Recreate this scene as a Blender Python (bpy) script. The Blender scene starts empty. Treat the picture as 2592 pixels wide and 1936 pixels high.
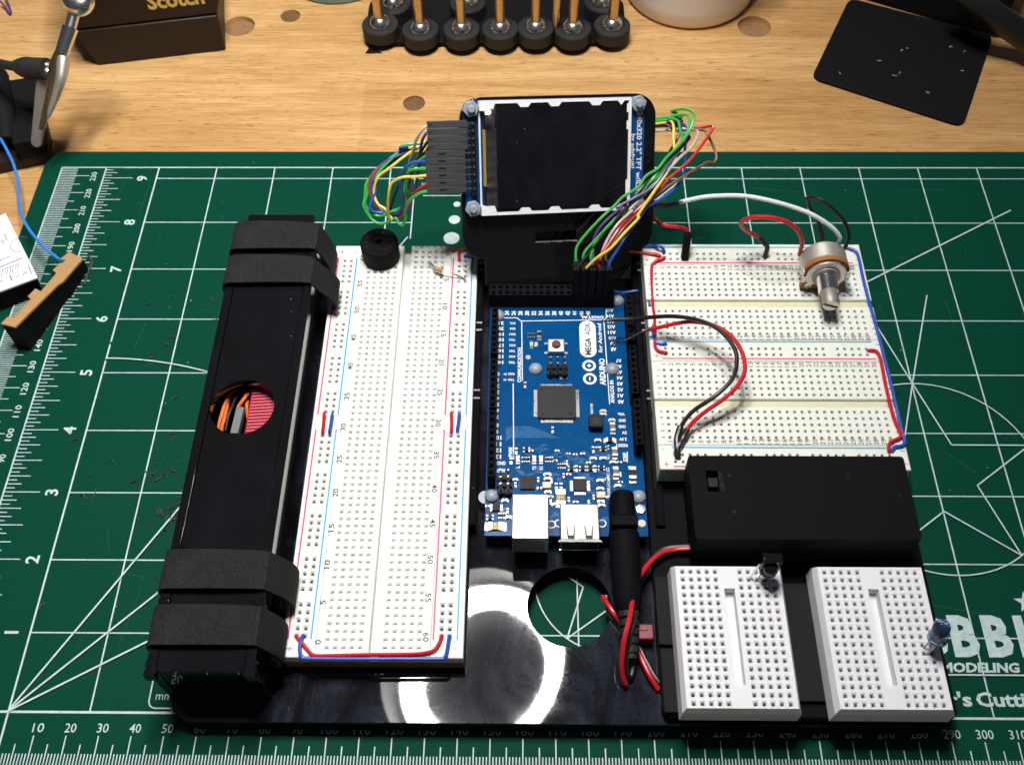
import bpy, bmesh, math, random
from mathutils import Matrix, Vector
random.seed(7)
S = 0.001                      # every number below is in millimetres
scene = bpy.context.scene
col = scene.collection
# ---------------------------------------------------------------- camera
cam_d = bpy.data.cameras.new('camera')
cam = bpy.data.objects.new('camera', cam_d)
col.objects.link(cam)
cam_d.sensor_width = 36.0
cam_d.lens = 35.964
cam_d.clip_start = 0.01
cam_d.clip_end = 20
cam.matrix_world = Matrix(((0.999917, -0.003044, 0.012507, 0.160247), (0.009436, 0.834217, -0.551355, -0.088607), (-0.008755, 0.551427, 0.834177, 0.32038), (0.0, 0.0, 0.0, 1.0)))
scene.camera = cam
cam_d.dof.use_dof = True
cam_d.dof.focus_distance = 0.335
cam_d.dof.aperture_fstop = 45.0
# ---------------------------------------------------------------- world and exposure
w = bpy.data.worlds.new('World')
scene.world = w
w.use_nodes = True
nt = w.node_tree
bg = nt.nodes['Background']
tc = nt.nodes.new('ShaderNodeTexCoord')
nz = nt.nodes.new('ShaderNodeTexNoise')
nz.inputs['Scale'].default_value = 1.3
rp = nt.nodes.new('ShaderNodeValToRGB')
rp.color_ramp.elements[0].position = 0.35
rp.color_ramp.elements[0].color = (0.36, 0.42, 0.55, 1)
rp.color_ramp.elements[1].position = 0.65
rp.color_ramp.elements[1].color = (0.85, 0.90, 1.0, 1)
nt.links.new(tc.outputs['Generated'], nz.inputs['Vector'])
nt.links.new(nz.outputs['Fac'], rp.inputs['Fac'])
nt.links.new(rp.outputs['Color'], bg.inputs['Color'])
bg.inputs['Strength'].default_value = 0.085
scene.view_settings.view_transform = 'Standard'
scene.view_settings.look = 'None'
scene.view_settings.exposure = 0.0
scene.view_settings.gamma = 1.0
scene.view_settings.use_curve_mapping = False
LAMP_POWER = 202.0
scene.cycles.max_bounces = 8
scene.cycles.use_denoising = True
scene.cycles.sample_clamp_indirect = 4.0
scene.cycles.caustics_reflective = False
scene.cycles.caustics_refractive = False

# ---------------------------------------------------------------- materials
def new_mat(name):
    m = bpy.data.materials.new(name)
    m.use_nodes = True
    return m, m.node_tree, m.node_tree.nodes['Principled BSDF']

def N(nt, kind, **kw):
    n = nt.nodes.new(kind)
    for k, v in kw.items():
        if k in n.inputs:
            n.inputs[k].default_value = v
        else:
            setattr(n, k, v)
    return n

def mat(name, c, rough=0.5, metal=0.0, var=0.12, scale=300.0, bump=0.0, bscale=2500.0, spec=0.5, trans=0.0, ior=1.45, sss=0.0, sssr=1.0, coat=0.0, rvar=0.15, alpha=1.0, speck=0.0, speckc=(0.12, 0.115, 0.11), sscale=140.0):
    """plain material with procedural variation of tone and gloss, scales are per metre"""
    m, nt, b = new_mat(name)
    tc = N(nt, 'ShaderNodeTexCoord')
    nz = N(nt, 'ShaderNodeTexNoise', Scale=scale, Detail=5.0)
    nt.links.new(tc.outputs['Object'], nz.inputs['Vector'])
    mx = N(nt, 'ShaderNodeMixRGB')
    mx.inputs['Color1'].default_value = tuple(max(0, x * (1 - var)) for x in c[:3]) + (1,)
    mx.inputs['Color2'].default_value = tuple(min(1, x * (1 + var)) for x in c[:3]) + (1,)
    nt.links.new(nz.outputs['Fac'], mx.inputs['Fac'])
    last = mx
    if speck > 0:                      # lint and scuff marks of irregular size
        vo = N(nt, 'ShaderNodeTexVoronoi', Scale=sscale)
        wz = N(nt, 'ShaderNodeTexNoise', Scale=sscale * 4, Detail=3.0)
        ad = N(nt, 'ShaderNodeMixRGB'); ad.inputs['Fac'].default_value = 0.004
        nt.links.new(tc.outputs['Object'], ad.inputs['Color1']); nt.links.new(wz.outputs['Color'], ad.inputs['Color2'])
        nt.links.new(ad.outputs['Color'], vo.inputs['Vector'])
        lt = N(nt, 'ShaderNodeMath', operation='LESS_THAN'); lt.inputs[1].default_value = speck
        nt.links.new(vo.outputs['Distance'], lt.inputs[0])
        last = N(nt, 'ShaderNodeMixRGB'); last.inputs['Color2'].default_value = speckc + (1,)
        nt.links.new(lt.outputs['Value'], last.inputs['Fac']); nt.links.new(mx.outputs['Color'], last.inputs['Color1'])
    nt.links.new(last.outputs['Color'], b.inputs['Base Color'])
    mr = N(nt, 'ShaderNodeMapRange')
    mr.inputs['To Min'].default_value = max(0.02, rough * (1 - rvar))
    mr.inputs['To Max'].default_value = min(1, rough * (1 + rvar))
    nt.links.new(nz.outputs['Fac'], mr.inputs['Value'])
    nt.links.new(mr.outputs['Result'], b.inputs['Roughness'])
    b.inputs['Metallic'].default_value = metal
    b.inputs['Specular IOR Level'].default_value = spec
    b.inputs['IOR'].default_value = ior
    b.inputs['Transmission Weight'].default_value = trans
    b.inputs['Coat Weight'].default_value = coat
    b.inputs['Alpha'].default_value = alpha
    if sss > 0:
        b.inputs['Subsurface Weight'].default_value = sss
        b.inputs['Subsurface Radius'].default_value = (1.0, 0.9, 0.75)
        b.inputs['Subsurface Scale'].default_value = sssr * S
    if bump > 0:
        n2 = N(nt, 'ShaderNodeTexNoise', Scale=bscale, Detail=4.0)
        nt.links.new(tc.outputs['Object'], n2.inputs['Vector'])
        bp = N(nt, 'ShaderNodeBump', Strength=bump, Distance=0.0003)
        nt.links.new(n2.outputs['Fac'], bp.inputs['Height'])
        nt.links.new(bp.outputs['Normal'], b.inputs['Normal'])
    return m

def wood_mat():
    m, nt, b = new_mat('rubberwood_bench')
    tc = N(nt, 'ShaderNodeTexCoord')
    # finger-jointed laminated strips running left to right
    br = N(nt, 'ShaderNodeTexBrick', Scale=1.0)
    br.offset = 0.37
    br.inputs['Color1'].default_value = (0.0, 0, 0, 1)
    br.inputs['Color2'].default_value = (1, 1, 1, 1)
    br.inputs['Mortar'].default_value = (0.2, 0.2, 0.2, 1)
    br.inputs['Mortar Size'].default_value = 0.0003
    br.inputs['Brick Width'].default_value = 0.31
    br.inputs['Row Height'].default_value = 0.062
    mpb = N(nt, 'ShaderNodeMapping')
    mpb.inputs['Location'].default_value = (0.11, 0.017, 0)
    nt.links.new(tc.outputs['Object'], mpb.inputs['Vector'])
    nt.links.new(mpb.outputs['Vector'], br.inputs['Vector'])
    def streak(sx, sy, detail, rough=0.6, dist=0.0):
        mp = N(nt, 'ShaderNodeMapping')
        mp.inputs['Scale'].default_value = (sx, sy, sy)
        mp.inputs['Rotation'].default_value = (0, 0, math.radians(-1.5))
        nt.links.new(tc.outputs['Object'], mp.inputs['Vector'])
        n = N(nt, 'ShaderNodeTexNoise', Scale=1.0, Detail=detail, Roughness=rough, Distortion=dist)
        nt.links.new(mp.outputs['Vector'], n.inputs['Vector'])
        return n
    s1 = streak(11, 190, 8, 0.66, 0.6)
    s2 = streak(60, 1400, 5, 0.65)
    s3 = streak(130, 1700, 3, 0.55)
    s4 = streak(4, 22, 3, 0.5, 1.2)
    r1 = N(nt, 'ShaderNodeValToRGB')
    e = r1.color_ramp.elements
    e[0].position = 0.25; e[0].color = (0.50, 0.295, 0.11, 1)
    e[1].position = 0.72; e[1].color = (0.76, 0.545, 0.285, 1)
    nt.links.new(s1.outputs['Fac'], r1.inputs['Fac'])
    # slow tone drift
    r4 = N(nt, 'ShaderNodeValToRGB')
    e = r4.color_ramp.elements
    e[0].position = 0.3; e[0].color = (0.80, 0.71, 0.60, 1)
    e[1].position = 0.68; e[1].color = (1.06, 1.03, 1.0, 1)
    nt.links.new(s4.outputs['Fac'], r4.inputs['Fac'])
    mA = N(nt, 'ShaderNodeMixRGB', blend_type='MULTIPLY'); mA.inputs['Fac'].default_value = 1
    nt.links.new(r1.outputs['Color'], mA.inputs['Color1']); nt.links.new(r4.outputs['Color'], mA.inputs['Color2'])
    rb = N(nt, 'ShaderNodeValToRGB')
    e = rb.color_ramp.elements
    e[0].color = (0.92, 0.88, 0.84, 1); e[1].color = (1.04, 1.02, 1.01, 1)
    nt.links.new(br.outputs['Color'], rb.inputs['Fac'])
    mB = N(nt, 'ShaderNodeMixRGB', blend_type='MULTIPLY'); mB.inputs['Fac'].default_value = 1
    nt.links.new(mA.outputs['Color'], mB.inputs['Color1']); nt.links.new(rb.outputs['Color'], mB.inputs['Color2'])
    # fine fibres
    r2 = N(nt, 'ShaderNodeValToRGB')
    e = r2.color_ramp.elements
    e[0].position = 0.36; e[0].color = (0.80, 0.73, 0.64, 1)
    e[1].position = 0.62; e[1].color = (1.04, 1.03, 1.02, 1)
    nt.links.new(s2.outputs['Fac'], r2.inputs['Fac'])
    mC = N(nt, 'ShaderNodeMixRGB', blend_type='MULTIPLY'); mC.inputs['Fac'].default_value = 1
    nt.links.new(mB.outputs['Color'], mC.inputs['Color1']); nt.links.new(r2.outputs['Color'], mC.inputs['Color2'])
    # dark pores
    r3 = N(nt, 'ShaderNodeValToRGB')
    e = r3.color_ramp.elements
    e[0].position = 0.30; e[0].color = (0.40, 0.24, 0.12, 1)
    e[1].position = 0.40; e[1].color = (1, 1, 1, 1)
    nt.links.new(s3.outputs['Fac'], r3.inputs['Fac'])
    mD = N(nt, 'ShaderNodeMixRGB', blend_type='MULTIPLY'); mD.inputs['Fac'].default_value = 0.85
    nt.links.new(mC.outputs['Color'], mD.inputs['Color1']); nt.links.new(r3.outputs['Color'], mD.inputs['Color2'])
    nt.links.new(mD.outputs['Color'], b.inputs['Base Color'])
    b.inputs['Roughness'].default_value = 0.42
    b.inputs['Specular IOR Level'].default_value = 0.35
    bp = N(nt, 'ShaderNodeBump', Strength=0.15, Distance=0.0002)
    nt.links.new(s3.outputs['Fac'], bp.inputs['Height'])
    nt.links.new(bp.outputs['Normal'], b.inputs['Normal'])
    return m

def acrylic_mat(name='black_acrylic', base=(0.006, 0.006, 0.008), smear=0.5, rough=0.012):
    """polished black acrylic with fingerprints and wipe marks"""
    m, nt, b = new_mat(name)
    tc = N(nt, 'ShaderNodeTexCoord')
    n1 = N(nt, 'ShaderNodeTexNoise', Scale=38.0, Detail=7.0, Roughness=0.62, Distortion=0.9)
    mp = N(nt, 'ShaderNodeMapping')
    mp.inputs['Scale'].default_value = (1.6, 0.8, 1)
    mp.inputs['Rotation'].default_value = (0, 0, 0.4)
    nt.links.new(tc.outputs['Object'], mp.inputs['Vector'])
    nt.links.new(mp.outputs['Vector'], n1.inputs['Vector'])
    n2 = N(nt, 'ShaderNodeTexNoise', Scale=900.0, Detail=3.0)
    nt.links.new(tc.outputs['Object'], n2.inputs['Vector'])
    mr = N(nt, 'ShaderNodeMapRange')
    mr.inputs['From Min'].default_value = 0.42; mr.inputs['From Max'].default_value = 0.68
    mr.inputs['To Min'].default_value = 0.0; mr.inputs['To Max'].default_value = 1.0
    nt.links.new(n1.outputs['Fac'], mr.inputs['Value'])
    ml = N(nt, 'ShaderNodeMath', operation='MULTIPLY')
    nt.links.new(mr.outputs['Result'], ml.inputs[0]); nt.links.new(n2.outputs['Fac'], ml.inputs[1])
    mx = N(nt, 'ShaderNodeMixRGB')
    mx.inputs['Color1'].default_value = base + (1,)
    mx.inputs['Color2'].default_value = (base[0] + 0.026 * smear, base[1] + 0.031 * smear, base[2] + 0.047 * smear, 1)
    nt.links.new(ml.outputs['Value'], mx.inputs['Fac'])
    vo = N(nt, 'ShaderNodeTexVoronoi', Scale=170.0)
    nt.links.new(tc.outputs['Object'], vo.inputs['Vector'])
    lt = N(nt, 'ShaderNodeMath', operation='LESS_THAN'); lt.inputs[1].default_value = 0.035
    nt.links.new(vo.outputs['Distance'], lt.inputs[0])
    md = N(nt, 'ShaderNodeMixRGB'); md.inputs['Color2'].default_value = (0.16, 0.155, 0.14, 1)
    nt.links.new(lt.outputs['Value'], md.inputs['Fac']); nt.links.new(mx.outputs['Color'], md.inputs['Color1'])
    nt.links.new(md.outputs['Color'], b.inputs['Base Color'])
    m2 = N(nt, 'ShaderNodeMapRange')
    m2.inputs['To Min'].default_value = rough; m2.inputs['To Max'].default_value = rough + 0.035 * smear
    nt.links.new(ml.outputs['Value'], m2.inputs['Value'])
    nt.links.new(m2.outputs['Result'], b.inputs['Roughness'])
    return m

def weave_mat():
    m, nt, b = new_mat('black_hook_strap_weave')
    tc = N(nt, 'ShaderNodeTexCoord')
    mp = N(nt, 'ShaderNodeMapping')
    mp.inputs['Scale'].default_value = (1450, 1450, 1450)
    mp.inputs['Rotation'].default_value = (0, 0, 0.12)
    nt.links.new(tc.outputs['Object'], mp.inputs['Vector'])
    v = N(nt, 'ShaderNodeTexVoronoi', Scale=1.0)
    nt.links.new(mp.outputs['Vector'], v.inputs['Vector'])
    wv = N(nt, 'ShaderNodeTexWave', Scale=520.0, Distortion=1.5, Detail=2.0)
    wv.inputs['Detail Scale'].default_value = 3.0
    nt.links.new(tc.outputs['Object'], wv.inputs['Vector'])
    nz = N(nt, 'ShaderNodeTexNoise', Scale=150.0, Detail=4.0)
    nt.links.new(tc.outputs['Object'], nz.inputs['Vector'])
    mm = N(nt, 'ShaderNodeMath', operation='MULTIPLY')
    nt.links.new(v.outputs['Distance'], mm.inputs[0]); nt.links.new(wv.outputs['Fac'], mm.inputs[1])
    rp = N(nt, 'ShaderNodeValToRGB')
    rp.color_ramp.elements[0].color = (0.006, 0.006, 0.007, 1)
    rp.color_ramp.elements[1].position = 0.75
    rp.color_ramp.elements[1].color = (0.046, 0.044, 0.049, 1)
    nt.links.new(mm.outputs['Value'], rp.inputs['Fac'])
    mx = N(nt, 'ShaderNodeMixRGB', blend_type='MULTIPLY'); mx.inputs['Fac'].default_value = 0.7
    nt.links.new(rp.outputs['Color'], mx.inputs['Color1']); nt.links.new(nz.outputs['Fac'], mx.inputs['Color2'])
    nt.links.new(mx.outputs['Color'], b.inputs['Base Color'])
    b.inputs['Roughness'].default_value = 0.85
    b.inputs['Specular IOR Level'].default_value = 0.25
    bp = N(nt, 'ShaderNodeBump', Strength=0.6, Distance=0.0003)
    nt.links.new(mm.outputs['Value'], bp.inputs['Height'])
    nt.links.new(bp.outputs['Normal'], b.inputs['Normal'])
    return m

def emit_mat(name, c, st):
    m, nt, b = new_mat(name)
    b.inputs['Base Color'].default_value = c + (1,)
    b.inputs['Emission Color'].default_value = c + (1,)
    b.inputs['Emission Strength'].default_value = st
    return m

M = {}
M['wood'] = wood_mat()
M['plug'] = mat('end_grain_plug', (0.27, 0.15, 0.065), 0.7, var=0.45, scale=420, bump=0.2)
M['plugdark'] = mat('dark_end_grain', (0.15, 0.078, 0.030), 0.75, var=0.5, scale=520, bump=0.3)
M['mat'] = mat('green_vinyl', (0.0022, 0.048, 0.029), 0.55, var=0.22, scale=1500, bump=0.35, bscale=3200, spec=0.04)
M['matprint'] = mat('white_mat_ink', (0.47, 0.60, 0.61), 0.55, var=0.35, scale=420)
M['acrylic'] = acrylic_mat(smear=1.3, rough=0.02)
M['acrylic_clean'] = acrylic_mat('black_acrylic_clean', (0.005, 0.005, 0.006), 0.15, 0.03)
M['blackplastic'] = mat('black_moulded_plastic', (0.0045, 0.0045, 0.006), 0.66, bump=0.3, bscale=4200, spec=0.07, speck=0.04, sscale=110)
M['blackmatte'] = mat('matte_black_plastic', (0.008, 0.0075, 0.009), 0.65, bump=0.3, bscale=2200, spec=0.10, speck=0.035, sscale=120)
M['rubber'] = mat('black_rubber', (0.02, 0.019, 0.02), 0.62, bump=0.2, spec=0.35)
M['brownblack'] = mat('brown_black_plastic', (0.019, 0.012, 0.010), 0.5, bump=0.3, bscale=1800, spec=0.35)
M['ivory'] = mat('ivory_abs', (0.78, 0.80, 0.765), 0.42, var=0.03, scale=60, sss=0.35, sssr=1.2)
M['groove'] = mat('yellowish_channel', (0.62, 0.60, 0.42), 0.5, var=0.05)  # channel floor, yellower than the board around it
M['usbflat'] = mat('dimmed_nickel', (0.20, 0.195, 0.18), 0.34, metal=0.85, var=0.35, scale=420, rvar=0.5)  # darker, mottled nickel paints a top that misses the lamp's reflection
M['plughousing'] = mat('dark_grey_housing', (0.042, 0.042, 0.046), 0.5, bump=0.3, bscale=4000)
M['ivory2'] = mat('ivory_abs_dull', (0.73, 0.75, 0.70), 0.45, var=0.03, scale=60, sss=0.35, sssr=1.2)
M['white'] = mat('white_abs', (0.74, 0.74, 0.78), 0.45, var=0.03, scale=60, sss=0.2, sssr=0.8)
M['clip'] = mat('contact_clip', (0.05, 0.045, 0.04), 0.5, var=0.7, scale=900)
M['clip_light'] = mat('contact_clip_light', (0.42, 0.41, 0.36), 0.45, metal=0.3, var=0.8, scale=900)
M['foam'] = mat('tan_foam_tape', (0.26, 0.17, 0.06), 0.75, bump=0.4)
M['redink'] = mat('red_ink', (0.72, 0.035, 0.13), 0.5)
M['blueink'] = mat('blue_ink', (0.015, 0.33, 0.60), 0.5)
M['greyink'] = mat('grey_ink', (0.028, 0.026, 0.022), 0.6, var=0.5, scale=2000)
M['pcb'] = mat('blue_soldermask', (0.001, 0.058, 0.19), 0.16, var=0.2, scale=180, spec=0.3)
M['pcbd'] = mat('display_soldermask', (0.003, 0.052, 0.20), 0.3, var=0.15, scale=250)
M['trace'] = mat('copper_under_mask', (0.012, 0.15, 0.36), 0.28, var=0.3, scale=500)
M['silk'] = mat('white_silkscreen', (0.75, 0.77, 0.78), 0.5, var=0.1, scale=900)
M['chip'] = mat('ic_epoxy', (0.022, 0.023, 0.026), 0.55, bump=0.3, bscale=6000, spec=0.25)
M['darkchip'] = mat('dark_epoxy', (0.009, 0.009, 0.010), 0.45, spec=0.2)
M['tin'] = mat('tinned_lead', (0.72, 0.71, 0.68), 0.28, metal=1.0)
M['gold'] = mat('gold_pin', (0.85, 0.68, 0.36), 0.25, metal=1.0)
M['steel'] = mat('stamped_steel', (0.66, 0.63, 0.58), 0.42, metal=0.8, var=0.15, scale=200, rvar=0.25)
M['usb'] = mat('nickel_shell', (0.72, 0.72, 0.70), 0.30, metal=1.0, var=0.1, scale=150, rvar=0.3)
M['chrome'] = mat('chrome', (0.82, 0.80, 0.77), 0.22, metal=1.0)
M['greymetal'] = mat('worn_grey_metal', (0.33, 0.30, 0.29), 0.5, metal=0.55, var=0.25, scale=500, bump=0.3)
M['brass'] = mat('dull_brass', (0.62, 0.46, 0.26), 0.30, metal=1.0, var=0.2, scale=400)
M['nylon'] = mat('clear_nylon', (0.42, 0.48, 0.56), 0.35, trans=0.35, sss=0.3, sssr=1.0, ior=1.5)
M['cap'] = mat('ceramic_capacitor', (0.17, 0.11, 0.105), 0.5)
M['capbeige'] = mat('crystal_can', (0.62, 0.56, 0.42), 0.35, var=0.1)
M['fuse'] = mat('amber_polyfuse', (0.20, 0.11, 0.006), 0.35)
M['led'] = mat('led_chip', (0.75, 0.65, 0.30), 0.35)
M['brown'] = mat('brown_button', (0.085, 0.032, 0.022), 0.5)
M['brownwafer'] = mat('phenolic_wafer', (0.33, 0.115, 0.022), 0.5, var=0.15)
M['kraft'] = mat('tan_board', (0.40, 0.235, 0.095), 0.7, var=0.12, scale=400, bump=0.3)
M['paper'] = mat('white_card', (0.80, 0.80, 0.86), 0.6, var=0.03)
M['purpleink'] = mat('purple_ink', (0.10, 0.08, 0.22), 0.6)
M['goldink'] = mat('gold_ink', (0.72, 0.52, 0.14), 0.45)
M['screen'] = acrylic_mat('lcd_glass', (0.004, 0.004, 0.006), 0.35, 0.05)
M['film'] = mat('clear_film', (0.03, 0.028, 0.028), 0.09, var=0.5, scale=600, rvar=0.5, bump=0.25, bscale=700, coat=0.6)
M['flex'] = mat('amber_flex', (0.32, 0.19, 0.03), 0.35)
M['ceramicwhite'] = mat('white_glaze', (0.80, 0.77, 0.78), 0.25, var=0.03, scale=40)
M['teal'] = mat('pale_teal_glaze', (0.22, 0.42, 0.46), 0.4)
M['weave'] = weave_mat()
M['strapback'] = mat('black_strap_back', (0.013, 0.0125, 0.013), 0.8, bump=0.4, bscale=1500, spec=0.2)
M['redplastic'] = mat('red_plastic', (0.19, 0.007, 0.016), 0.45)  # red darkened to carry the shade on the connector
M['redsink'] = mat('red_ribbon', (0.33, 0.006, 0.028), 0.4)
M['pinkline'] = mat('ridge_highlight', (0.62, 0.22, 0.27), 0.4)  # highlights along the ribs, painted as a paler pink
M['orange'] = mat('orange_insulation', (0.75, 0.14, 0.02), 0.4)
M['greyplastic'] = mat('grey_housing', (0.13, 0.145, 0.16), 0.5)
M['w_red'] = mat('red_insulation', (0.52, 0.012, 0.022), 0.32)
M['w_blue'] = mat('blue_insulation', (0.018, 0.075, 0.42), 0.32)
M['w_lightblue'] = mat('light_blue_insulation', (0.03, 0.21, 0.72), 0.35)
M['w_black'] = mat('black_insulation', (0.012, 0.012, 0.012), 0.35)
M['w_white'] = mat('white_insulation', (0.66, 0.70, 0.76), 0.4)
M['w_grey'] = mat('pale_grey_insulation', (0.45, 0.42, 0.38), 0.4)
M['w_green'] = mat('green_insulation', (0.045, 0.36, 0.06), 0.35)
M['w_yellow'] = mat('yellow_insulation', (0.72, 0.56, 0.08), 0.35)
M['w_purple'] = mat('purple_insulation', (0.085, 0.04, 0.19), 0.35)
M['w_brown'] = mat('brown_insulation', (0.17, 0.075, 0.035), 0.4)
M['lead'] = mat('bare_lead', (0.32, 0.31, 0.28), 0.35, metal=1.0)
M['resistor'] = mat('tan_resistor', (0.55, 0.33, 0.16), 0.4)
M['band'] = mat('resistor_band', (0.16, 0.045, 0.02), 0.4)
M['ledlens'] = mat('blue_led_lens', (0.28, 0.45, 0.75), 0.05, trans=0.95, ior=1.5, var=0.05)
M['irlens'] = mat('black_ir_epoxy', (0.006, 0.006, 0.007), 0.12)
M['crumb'] = mat('dark_shaving', (0.035, 0.04, 0.04), 0.6, var=0.5, scale=300)
M['crumblight'] = mat('pale_crumb', (0.34, 0.34, 0.32), 0.7, var=0.3)
M['cut'] = mat('knife_cut', (0.012, 0.085, 0.058), 0.7, var=0.3)
M['lampshade'] = mat('dark_enamel', (0.01, 0.01, 0.012), 0.5, spec=0.2)

# ---------------------------------------------------------------- mesh helpers
_tcache = {}
def glyphs(s, bold=0.0):
    k = (s, bold)
    if k in _tcache:
        return _tcache[k]
    cu = bpy.data.curves.new('t', 'FONT')
    cu.body = s; cu.size = 1.0; cu.resolution_u = 2; cu.offset = bold; cu.fill_mode = 'FRONT'
    ob = bpy.data.objects.new('t', cu)
    me = ob.to_mesh()
    vs = [tuple(v.co) for v in me.vertices]
    fs = [tuple(p.vertices) for p in me.polygons]
    ob.to_mesh_clear()
    bpy.data.objects.remove(ob); bpy.data.curves.remove(cu)
    _tcache[k] = (vs, fs)
    return _tcache[k]

CAPH = 0.7
def rect_poly(x0, x1, y0, y1, r=0.0, n=6):
    if r <= 0:
        return [(x0, y0), (x1, y0), (x1, y1), (x0, y1)]
    out = []
    for cx, cy, a0 in ((x1 - r, y0 + r, -90), (x1 - r, y1 - r, 0), (x0 + r, y1 - r, 90), (x0 + r, y0 + r, 180)):
        for i in range(n + 1):
            a = math.radians(a0 + 90 * i / n)
            out.append((cx + r * math.cos(a), cy + r * math.sin(a)))
    return out

def circle_poly(cx, cy, r, n=32):
    return [(cx + r * math.cos(2 * math.pi * i / n), cy + r * math.sin(2 * math.pi * i / n)) for i in range(n)]

def spline(pts, per=6):
    P = [Vector(p) for p in pts]
    if len(P) < 3:
        return P
    out = []
    for i in range(len(P) - 1):
        p0 = P[max(0, i - 1)]; p1 = P[i]; p2 = P[i + 1]; p3 = P[min(len(P) - 1, i + 2)]
        for k in range(per):
            t = k / per
            out.append(0.5 * ((2 * p1) + (-p0 + p2) * t + (2 * p0 - 5 * p1 + 4 * p2 - p3) * t * t + (-p0 + 3 * p1 - 3 * p2 + p3) * t ** 3))
    out.append(P[-1])
    return out

class MB:
    def __init__(self, M4=None):
        self.v = []; self.f = []; self.mi = []; self.M = M4; self.cur = 0; self.lift = 0.0
    def vert(self, p):
        p = Vector(p)
        if self.M is not None:
            p = self.M @ p
        self.v.append(p); return len(self.v) - 1
    def face(self, idx):
        self.f.append(tuple(idx)); self.mi.append(self.cur)
    def poly(self, pts):
        self.face([self.vert(p) for p in pts])
    def box(self, x0, x1, y0, y1, z0, z1):
        i = [self.vert(p) for p in ((x0, y0, z0), (x1, y0, z0), (x1, y1, z0), (x0, y1, z0), (x0, y0, z1), (x1, y0, z1), (x1, y1, z1), (x0, y1, z1))]
        for q in ((3, 2, 1, 0), (4, 5, 6, 7), (0, 1, 5, 4), (1, 2, 6, 5), (2, 3, 7, 6), (3, 0, 4, 7)):
            self.face([i[k] for k in q])
    def cbox(self, cx, cy, z0, w, l, h):
        self.box(cx - w / 2, cx + w / 2, cy - l / 2, cy + l / 2, z0, z0 + h)
    def prism(self, poly, z0, z1, holes=()):
        """vertical prism of a polygon, with optional holes"""
        if not holes:
            a = [self.vert((x, y, z0)) for x, y in poly]; b = [self.vert((x, y, z1)) for x, y in poly]
            self.face(a[::-1]); self.face(b)
            n = len(poly)
            for i in range(n):
                self.face((a[i], a[(i + 1) % n], b[(i + 1) % n], b[i]))
            return
        bm = bmesh.new(); edges = []
        for loop in [poly] + list(holes):
            vs = [bm.verts.new((x * S, y * S, 0)) for x, y in loop]
            for i in range(len(vs)):
                edges.append(bm.edges.new((vs[i], vs[(i + 1) % len(vs)])))
        bmesh.ops.triangle_fill(bm, use_beauty=True, use_dissolve=False, edges=edges, normal=(0, 0, 1))
        bm.verts.index_update()
        b = [self.vert((v.co.x / S, v.co.y / S, z1)) for v in bm.verts]
        a = [self.vert((v.co.x / S, v.co.y / S, z0)) for v in bm.verts]
        for f in bm.faces:
            ids = [v.index for v in f.verts]
            if f.normal.z < 0: ids = ids[::-1]
            self.face([b[k] for k in ids]); self.face([a[k] for k in ids[::-1]])
        off = 0
        for li, loop in enumerate([poly] + list(holes)):
            n = len(loop)
            for i in range(n):
                j = (i + 1) % n
                q = (a[off + i], a[off + j], b[off + j], b[off + i])
                self.face(q if li == 0 else q[::-1])
            off += n
        bm.free()
    def slab(self, poly2, P, ex, ey, t):
        """polygon in the frame P, ex, ey extruded by the vector t"""
        P = Vector(P); ex = Vector(ex); ey = Vector(ey); t = Vector(t)
        a = [self.vert(P + ex * x + ey * y) for x, y in poly2]; b = [self.vert(P + ex * x + ey * y + t) for x, y in poly2]
        self.face(a); self.face(b[::-1]); n = len(a)
        for i in range(n):
            self.face((a[(i + 1) % n], a[i], b[i], b[(i + 1) % n]))
    def lathe(self, prof, c=(0, 0, 0), ax=(0, 0, 1), seg=24, cap=True):
        """prof: (radius, height along the axis) from bottom to top"""
        c = Vector(c); ax = Vector(ax).normalized()
        u = ax.orthogonal().normalized(); w_ = ax.cross(u)
        rings = []
        for r, h in prof:
            if r <= 1e-6:
                rings.append([self.vert(c + ax * h)])
            else:
                rings.append([self.vert(c + ax * h + (u * math.cos(2 * math.pi * k / seg) + w_ * math.sin(2 * math.pi * k / seg)) * r) for k in range(seg)])
        for A, B in zip(rings, rings[1:]):
            for k in range(seg):
                k2 = (k + 1) % seg
                if len(A) == 1 and len(B) == 1: break
                if len(A) == 1: self.face((A[0], B[k2], B[k])[::-1])
                elif len(B) == 1: self.face((A[k], A[k2], B[0]))
                else: self.face((A[k], A[k2], B[k2], B[k]))
        if cap and len(rings[0]) > 1: self.face(rings[0][::-1])
        if cap and len(rings[-1]) > 1: self.face(rings[-1])
    def cyl(self, p0, p1, r0, r1=None, seg=16):
        p0 = Vector(p0); p1 = Vector(p1)
        self.lathe([(r0, 0), (r0 if r1 is None else r1, (p1 - p0).length)], p0, p1 - p0, seg)
    def tube(self, pts, r, seg=8, per=6, smooth=True):
        P = spline(pts, per) if smooth else [Vector(p) for p in pts]
        P = [p for i, p in enumerate(P) if i == 0 or (p - P[i - 1]).length > 1e-4]
        T = []
        for i in range(len(P)):
            t = (P[min(i + 1, len(P) - 1)] - P[max(i - 1, 0)])
            T.append(t.normalized())
        u = T[0].orthogonal().normalized(); rings = []
        for i, p in enumerate(P):
            u = (u - T[i] * u.dot(T[i])).normalized(); w_ = T[i].cross(u)
            rr = r(i / (len(P) - 1)) if callable(r) else r
            rings.append([self.vert(p + (u * math.cos(2 * math.pi * k / seg) + w_ * math.sin(2 * math.pi * k / seg)) * rr) for k in range(seg)])
        for A, B in zip(rings, rings[1:]):
            for k in range(seg):
                self.face((A[k], A[(k + 1) % seg], B[(k + 1) % seg], B[k]))
        self.face(rings[0][::-1]); self.face(rings[-1])
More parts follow.
